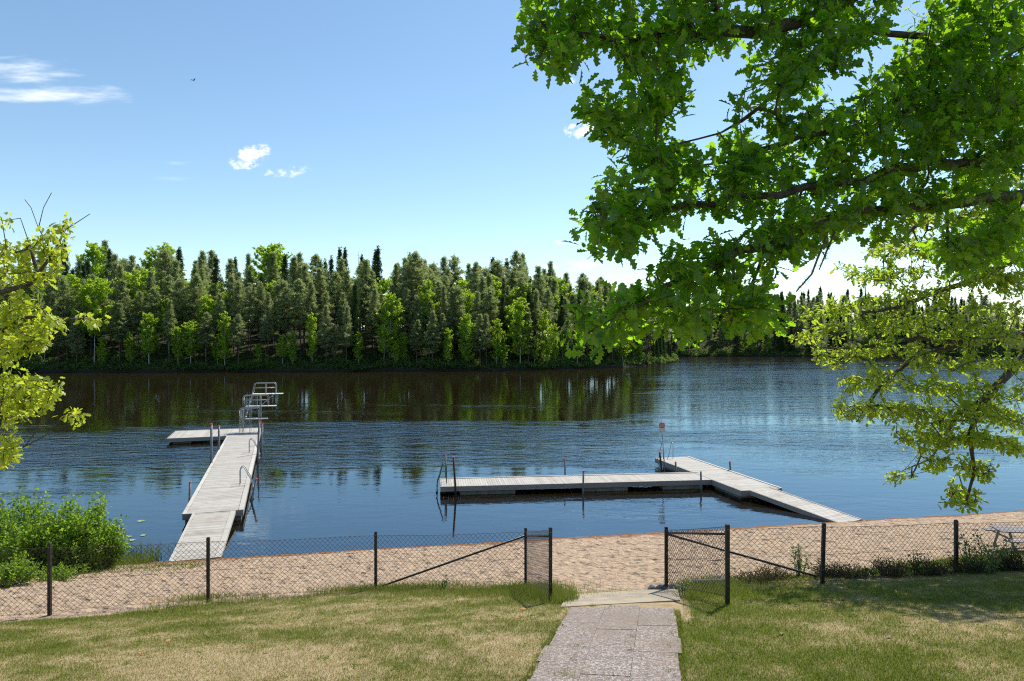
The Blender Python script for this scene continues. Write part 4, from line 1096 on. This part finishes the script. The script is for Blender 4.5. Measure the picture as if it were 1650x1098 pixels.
mb = MB(ma); deck_boards(mb, .06, LA_, .06, WA-.12, DZ-.012, False, .118); mb.build('arm_deck', M['deck'], db)
mb = MB(ma)
for k in range(4): mb.box(.0+k*3.38, k*3.38+3.36, WA-.115, WA, DZ-.04, DZ+.022, .004)
mb.build('arm_edge_plank', M['deck_edge'], db)
mb = MB(ma)
for k in range(4): mb.box(k*3.38, k*3.38+3.372, .0, .05, DZ-.25, DZ-.012+.002*k)
mb.box(0, .05, .055, WA-.01, DZ-.25, DZ-.015); mb.box(0, LA_, WA-.06, WA-.01, DZ-.25, DZ-.045)
mb.build('arm_fascia', M['fascia'], db)
for u0, u1 in ((.95, 3.6), (7.0, 9.2), (11.0, 13.0)):
    mb = MB(ma); mb.box(u0, u1, .14, WA-.15, -.35, DZ-.255, .03); mb.build('pontoon', M['float'], db)
# gangway
gd = Vector((13.22, 27.45, 0))-Vector((11.0, 31.6, 0)); gl_ = gd.length; ga = math.atan2(gd.y, gd.x)+math.pi/2
mg = Rz(-bang) @ Matrix.Translation(-B0) @ T((11.0, 31.58, DZ+.005)) @ Rz(ga) @ Matrix.Rotation(math.atan2(DZ-.02, gl_), 4, 'X')
mb = MB(mg); deck_boards(mb, .05, 1.27, -gl_, -.02, .012); go = mb.build('gangway', M['deck'], db)
mb = MB(mg); mb.box(0, .045, -gl_-.01, 0, -.2, .008); mb.box(1.275, 1.36, -gl_-.01, 0, -.2, .03); mb.build('gangway_edge', M['fascia'], go)
ladder_rails(db, T((.62, 9.1, 0)) @ Rz(R(90)), DZ, M['galv'], .62, .95)
ladder_rails(db, ma @ T((0, .95, 0)) @ Rz(R(180)), DZ, M['green_steel'], .5, .95, .3)
# ---- the sign on the dock end
sb = at(1072.5, 750, 38.4); sb.z = -.6; stp = at(1065.8, 677.5, 38.4)
sg = empty('warning_sign', sb); tag(sg, 'red ringed prohibition sign on a thin leaning pole at the end of the right dock', 'sign')
mb = MB(); mb.tube([(0, 0, 0), stp-sb], .032, 8); mb.build('pole', M['galv'], sg, True)
pc = at(1066.6, 688, 38.32)-sb
mb = MB(); mb.box(pc.x-.165, pc.x+.165, pc.y-.012, pc.y, pc.z-.25, pc.z+.24, .003); pln = mb.build('plate', M['sign_white'], sg)
mb = MB(); c = Vector((pc.x, pc.y-.016, pc.z+.075)); mb.tube(arc(c, .13, 0, 2*math.pi, 28, (1, 0, 0), (0, 0, 1)), .027, 6, cap=False); mb.build('ring', M['sign_red'], pln)
mb = MB()
for s_ in (1, -1): mb.tube([c+Vector((-.06, 0, -.06*s_)), c+Vector((.06, 0, .06*s_))], .014, 6)
mb.build('cross', M['sign_black'], pln)

# ------------------------------------------------------------------ picnic table at the right edge
tb = on_ground(1628, 894)
pt = empty('picnic_table', (tb.x+.80, tb.y+.6, float(ground(tb.x+.80, tb.y+.6))), R(-8)); pt.scale = (.74, .74, .72); tag(pt, 'grey wooden picnic table behind the fence at the right edge', 'picnic table')
mb = MB()
for k in range(5): mb.box(-.9, .9, -.37+k*.15, -.37+k*.15+.14, .70, .735, .004)
mb.build('tabletop', M['table_wood'], pt)
for y0 in (-.82, .56):
    mb = MB(); mb.box(-.9, .9, y0, y0+.125, .49, .525, .004); mb.box(-.9, .9, y0+.135, y0+.26, .49, .525, .004); mb.build('bench', M['table_wood'], pt)
for x_ in (-.62, .62):
    for s_ in (-1, 1):
        mb = MB(); mb.tube([(x_, s_*.28, .70), (x_, s_*.66, -.05)], .045, 4); mb.build('leg', M['table_wood'], pt)
    mb = MB(); mb.box(x_-.02, x_+.02, -.78, .78, .44, .49); mb.build('crossbar', M['table_wood'], pt)

# ------------------------------------------------------------------ small things
def stone(px, py, sx, sy, sz, lab):
    p = on_ground(px, py); me = bpy.data.meshes.new('rock'); import bmesh
    bm = bmesh.new(); bmesh.ops.create_icosphere(bm, subdivisions=3, radius=1)
    o_ = rng.uniform(0, 9, 2)
    for v in bm.verts:
        k = .75+.5*float(vn(v.co.x*1.6+o_[0]+v.co.z, v.co.y*1.6+o_[1]))
        v.co = Vector((v.co.x*sx*k, v.co.y*sy*k, v.co.z*sz*k))
    bm.to_mesh(me); bm.free()
    tag(link('rock', me, M['rock'], None, (p.x, p.y, p.z+sz*.2)), lab, 'rock', 'rocks by the gate')
stone(1052, 951, .10, .09, .075, 'dark rock at the corner of the concrete slab, leftmost of the row'); stone(1067, 951, .13, .10, .09, 'dark rock in front of the right gate post, second of the row')
stone(1082, 950, .12, .10, .085, 'dark rock just right of the right gate post, third of the row'); stone(1097, 951, .10, .08, .07, 'small dark rock at the right end of the row by the gate')
for i, (px, py, lab) in enumerate([(180, 846, 'lily pad farthest left, half hidden by the bush'), (196, 853, 'lily pad of the near group, topmost of the clear ones'), (195, 859, 'lily pad second from the top of the near group'), (200, 865, 'lily pad third from the top of the near group'),
        (207, 865.5, 'small lily pad touching the third one'), (212, 871, 'lily pad nearest to the bank'), (231, 863, 'lone lily pad halfway to the dock ramp'), (227, 840, 'lily pad farthest out on the lake'), (184, 854, 'lily pad beside the bush, left of the near group')]):
    d = CH*F/(py-CY); p = at(px, py, d); r = .13*rng.uniform(.75, 1.15); a0 = rng.uniform(0, 6.28)
    vs = [(0, 0, .012)]+[(math.cos(a0+.15+q*5.98/17)*r*(1+.05*math.sin(q*2)), math.sin(a0+.15+q*5.98/17)*r, .012+.008*(q % 3 == 0)) for q in range(18)]
    b = len(vs); vs += [(x, y, z-.006) for x, y, z in vs]
    fs = [(0, q, q+1) for q in range(1, 18)]+[(b, b+q+1, b+q) for q in range(1, 18)]+[(q, b+q, b+q+1, q+1) for q in range(1, 18)]
    me = bpy.data.meshes.new('lily_pad'); me.from_pydata(vs, [], fs); tag(link('lily_pad', me, M['lily'], None, (p.x, p.y, 0)), lab, 'lily pad', 'lily pads on the lake')
for px, py, lab in [(240, 971, 'orange dry leaf at the foot of the left fence'), (1331, 973, 'orange dry leaf on the lawn right of the path'), (838, 985, 'small dry leaf near the left gate post')]:
    p = on_ground(px, py); V_, F_ = leaves(np.array([[0, 0, .03]]), np.array([[1., .4, .1]]), np.array([[0, -.3, 1.]]), np.array([.10]), LF)
    tag(link('fallen_leaf', np_mesh('fallen_leaf', V_, F_), M['dry_leaf'], None, p), lab, 'leaf')
lm_ = [np_mesh('fallen_leaf', *leaves(np.array([[0, 0, .022]]), np.array([[1., .4, .15*k]]), np.array([[0.2*k, -.3, 1.]]), np.array([.07+.012*k]), LF)) for k in range(3)]
for m_ in lm_: m_.materials.append(M['dry_leaf'] if m_ is lm_[0] else M['litter'])
for k in range(70):
    y = random.uniform(7.3, 13.2); x = random.uniform(-.74, .74)*y
    if k % 2: x = random.uniform(-11, 14); y = float(lawn_edge(x))+.2*x-abs(random.gauss(0, .5))
    if y-.2*x > float(lawn_edge(x)): continue
    o = link('fallen_leaf', lm_[random.choice([0, 1, 1, 2, 2])], None, None, (x, y, float(ground(x, y)))); o.rotation_euler = (random.gauss(0, .2), random.gauss(0, .2), random.uniform(0, 6.28))
    tag(o, 'small dry leaf lying in the lawn', 'leaf', 'dry leaves scattered on the lawn')
bp = at(311, 130, 75); mb = MB()
mb.tube([(-.22, 0, 0), (-.1, 0, .02), (.08, 0, .02), (.22, 0, 0)], .045, 8, .02)
bo = mb.build('bird', M['bird']); bo.location = bp; tag(bo, 'small dark bird flying in the sky on the left', 'bird')
for s_ in (1, -1):
    mb = MB(); mb.add([(-.02, 0, .03), (.12, 0, .03), (.10, .25*s_, .16), (.0, .48*s_, .13), (-.02, .25*s_, .15), (-.02, 0, .015), (.12, 0, .015), (.10, .25*s_, .145), (.0, .48*s_, .12), (-.02, .25*s_, .135)], [(0, 1, 2, 4), (4, 2, 3), (5, 9, 7, 6), (9, 8, 7), (1, 6, 7, 2), (2, 7, 8, 3), (3, 8, 9, 4), (4, 9, 5, 0)])
    mb.build('wing', M['bird'], bo)
bo.rotation_euler = (0, 0, R(60))

# ------------------------------------------------------------------ sky, sun, camera
EL, AZ = R(54), R(36)
w = bpy.data.worlds.new('World'); S.world = w; w.use_nodes = True; w.node_tree.nodes.clear(); t = NT(w.node_tree)
sky = t.n('ShaderNodeTexSky'); sky.sky_type = 'NISHITA'; sky.sun_disc = False; sky.sun_elevation = EL; sky.sun_rotation = AZ
sky.altitude = 100; sky.air_density = 1.0; sky.dust_density = .2; sky.ozone_density = .8
dirv = t.n('ShaderNodeTexCoord').outputs['Generated']
sp = t.n('ShaderNodeSeparateXYZ'); t.set(sp.inputs[0], dirv)
yy = t.math('MAXIMUM', sp.outputs[1], .02); U = t.math('DIVIDE', sp.outputs[0], yy); Vv = t.math('DIVIDE', sp.outputs[2], yy)
cuv = t.n('ShaderNodeCombineXYZ'); t.set(cuv.inputs[0], U); t.set(cuv.inputs[1], Vv)
wisp = t.noise(t.mapping(cuv.outputs[0], (7, 42, 1), (0, 0, R(5))), 1.0, 5, .6)
puff = t.noise(t.mapping(cuv.outputs[0], (60, 85, 1)), 1.0, 5, .65)
tot = None
def cloud(px, py, ax, ay, nz, lo, hi, k, tilt=0.0):
    global tot
    du = t.math('SUBTRACT', U, (px-CX)/F); dv = t.math('SUBTRACT', Vv, (CY-py)/F)
    dv = t.math('SUBTRACT', dv, t.math('MULTIPLY', du, tilt))
    r2 = t.math('ADD', t.math('POWER', t.math('ABSOLUTE', t.math('DIVIDE', du, ax/F)), 2.0), t.math('POWER', t.math('ABSOLUTE', t.math('DIVIDE', dv, ay/F)), 2.0))
    body = t.math('SUBTRACT', 1.0, r2, True)
    a = t.math('ADD', t.math('MULTIPLY', body, .6), t.math('MULTIPLY', t.math('SUBTRACT', nz, .5), 2.4))
    c = t.math('MULTIPLY', t.math('MULTIPLY', t.mr(a, lo, hi), t.mr(body, 0, .35)), k)
    tot = c if tot is None else t.math('MAXIMUM', tot, c)
cloud(45, 110, 135, 22, wisp, .15, 1.15, .75, -.02)
cloud(95, 152, 160, 24, wisp, .2, 1.2, .75, -.05)
cloud(20, 130, 110, 16, wisp, .2, 1.2, .7, 0)
cloud(404, 253, 38, 22, puff, .05, .85, .92, .25)
cloud(462, 278, 52, 13, puff, .25, 1.1, .75, .1)
cloud(282, 262, 46, 10, wisp, .2, 1.3, .5, 0); cloud(270, 288, 80, 8, wisp, .2, 1.3, .4, 0)
cloud(935, 210, 30, 17, puff, .15, .75, .9, .1); cloud(918, 131, 22, 9, puff, .2, .9, .6, 0)
cloud(938, 428, 46, 15, puff, .25, 1.1, .6, 0); cloud(880, 430, 30, 11, puff, .3, 1.1, .5, 0); cloud(905, 393, 22, 8, puff, .2, .9, .5, 0)
hs = t.n('ShaderNodeHueSaturation'); t.set(hs.inputs['Color'], sky.outputs[0]); hs.inputs['Saturation'].default_value = 1.06; hs.inputs['Value'].default_value = 1.0
tinted = t.mix(1.0, hs.outputs[0], (.97, 1.03, .99), 'MULTIPLY')
colr = t.mix(tot, tinted, (8.2, 8.3, 8.4))
bg = t.n('ShaderNodeBackground'); t.set(bg.inputs[0], colr); bg.inputs[1].default_value = .127
wo = t.n('ShaderNodeOutputWorld'); t.set(wo.inputs[0], bg.outputs[0])
sun = bpy.data.lights.new('sun', 'SUN'); sun.energy = 4.7; sun.angle = R(.53); sun.color = (1, .95, .87)
so = bpy.data.objects.new('sun', sun); COL.objects.link(so)
sd = Vector((math.sin(AZ)*math.cos(EL), math.cos(AZ)*math.cos(EL), math.sin(EL)))
so.rotation_euler = (-sd).to_track_quat('-Z', 'Y').to_euler(); so.location = (20, 30, 60)
cam = bpy.data.cameras.new('camera'); cam.sensor_width = 36; cam.lens = 24.0; cam.clip_start = .1; cam.clip_end = 3000
co = bpy.data.objects.new('camera', cam); COL.objects.link(co); co.location = (0, 0, CH); co.rotation_euler = (R(90), 0, 0)
S.camera = co
S.view_settings.view_transform = 'Standard'; S.view_settings.look = 'None'; S.view_settings.exposure = .40; S.view_settings.gamma = 1
cy = S.cycles; cy.max_bounces = 9; cy.diffuse_bounces = 5; cy.filter_width = 1.15; cy.glossy_bounces = 3; cy.transmission_bounces = 5; cy.transparent_max_bounces = 8
cy.use_denoising = False; cy.denoiser = 'OPENIMAGEDENOISE'; cy.denoising_input_passes = 'RGB_ALBEDO_NORMAL'
cy.use_adaptive_sampling = True; cy.adaptive_threshold = .01
cy.caustics_reflective = False; cy.caustics_refractive = False
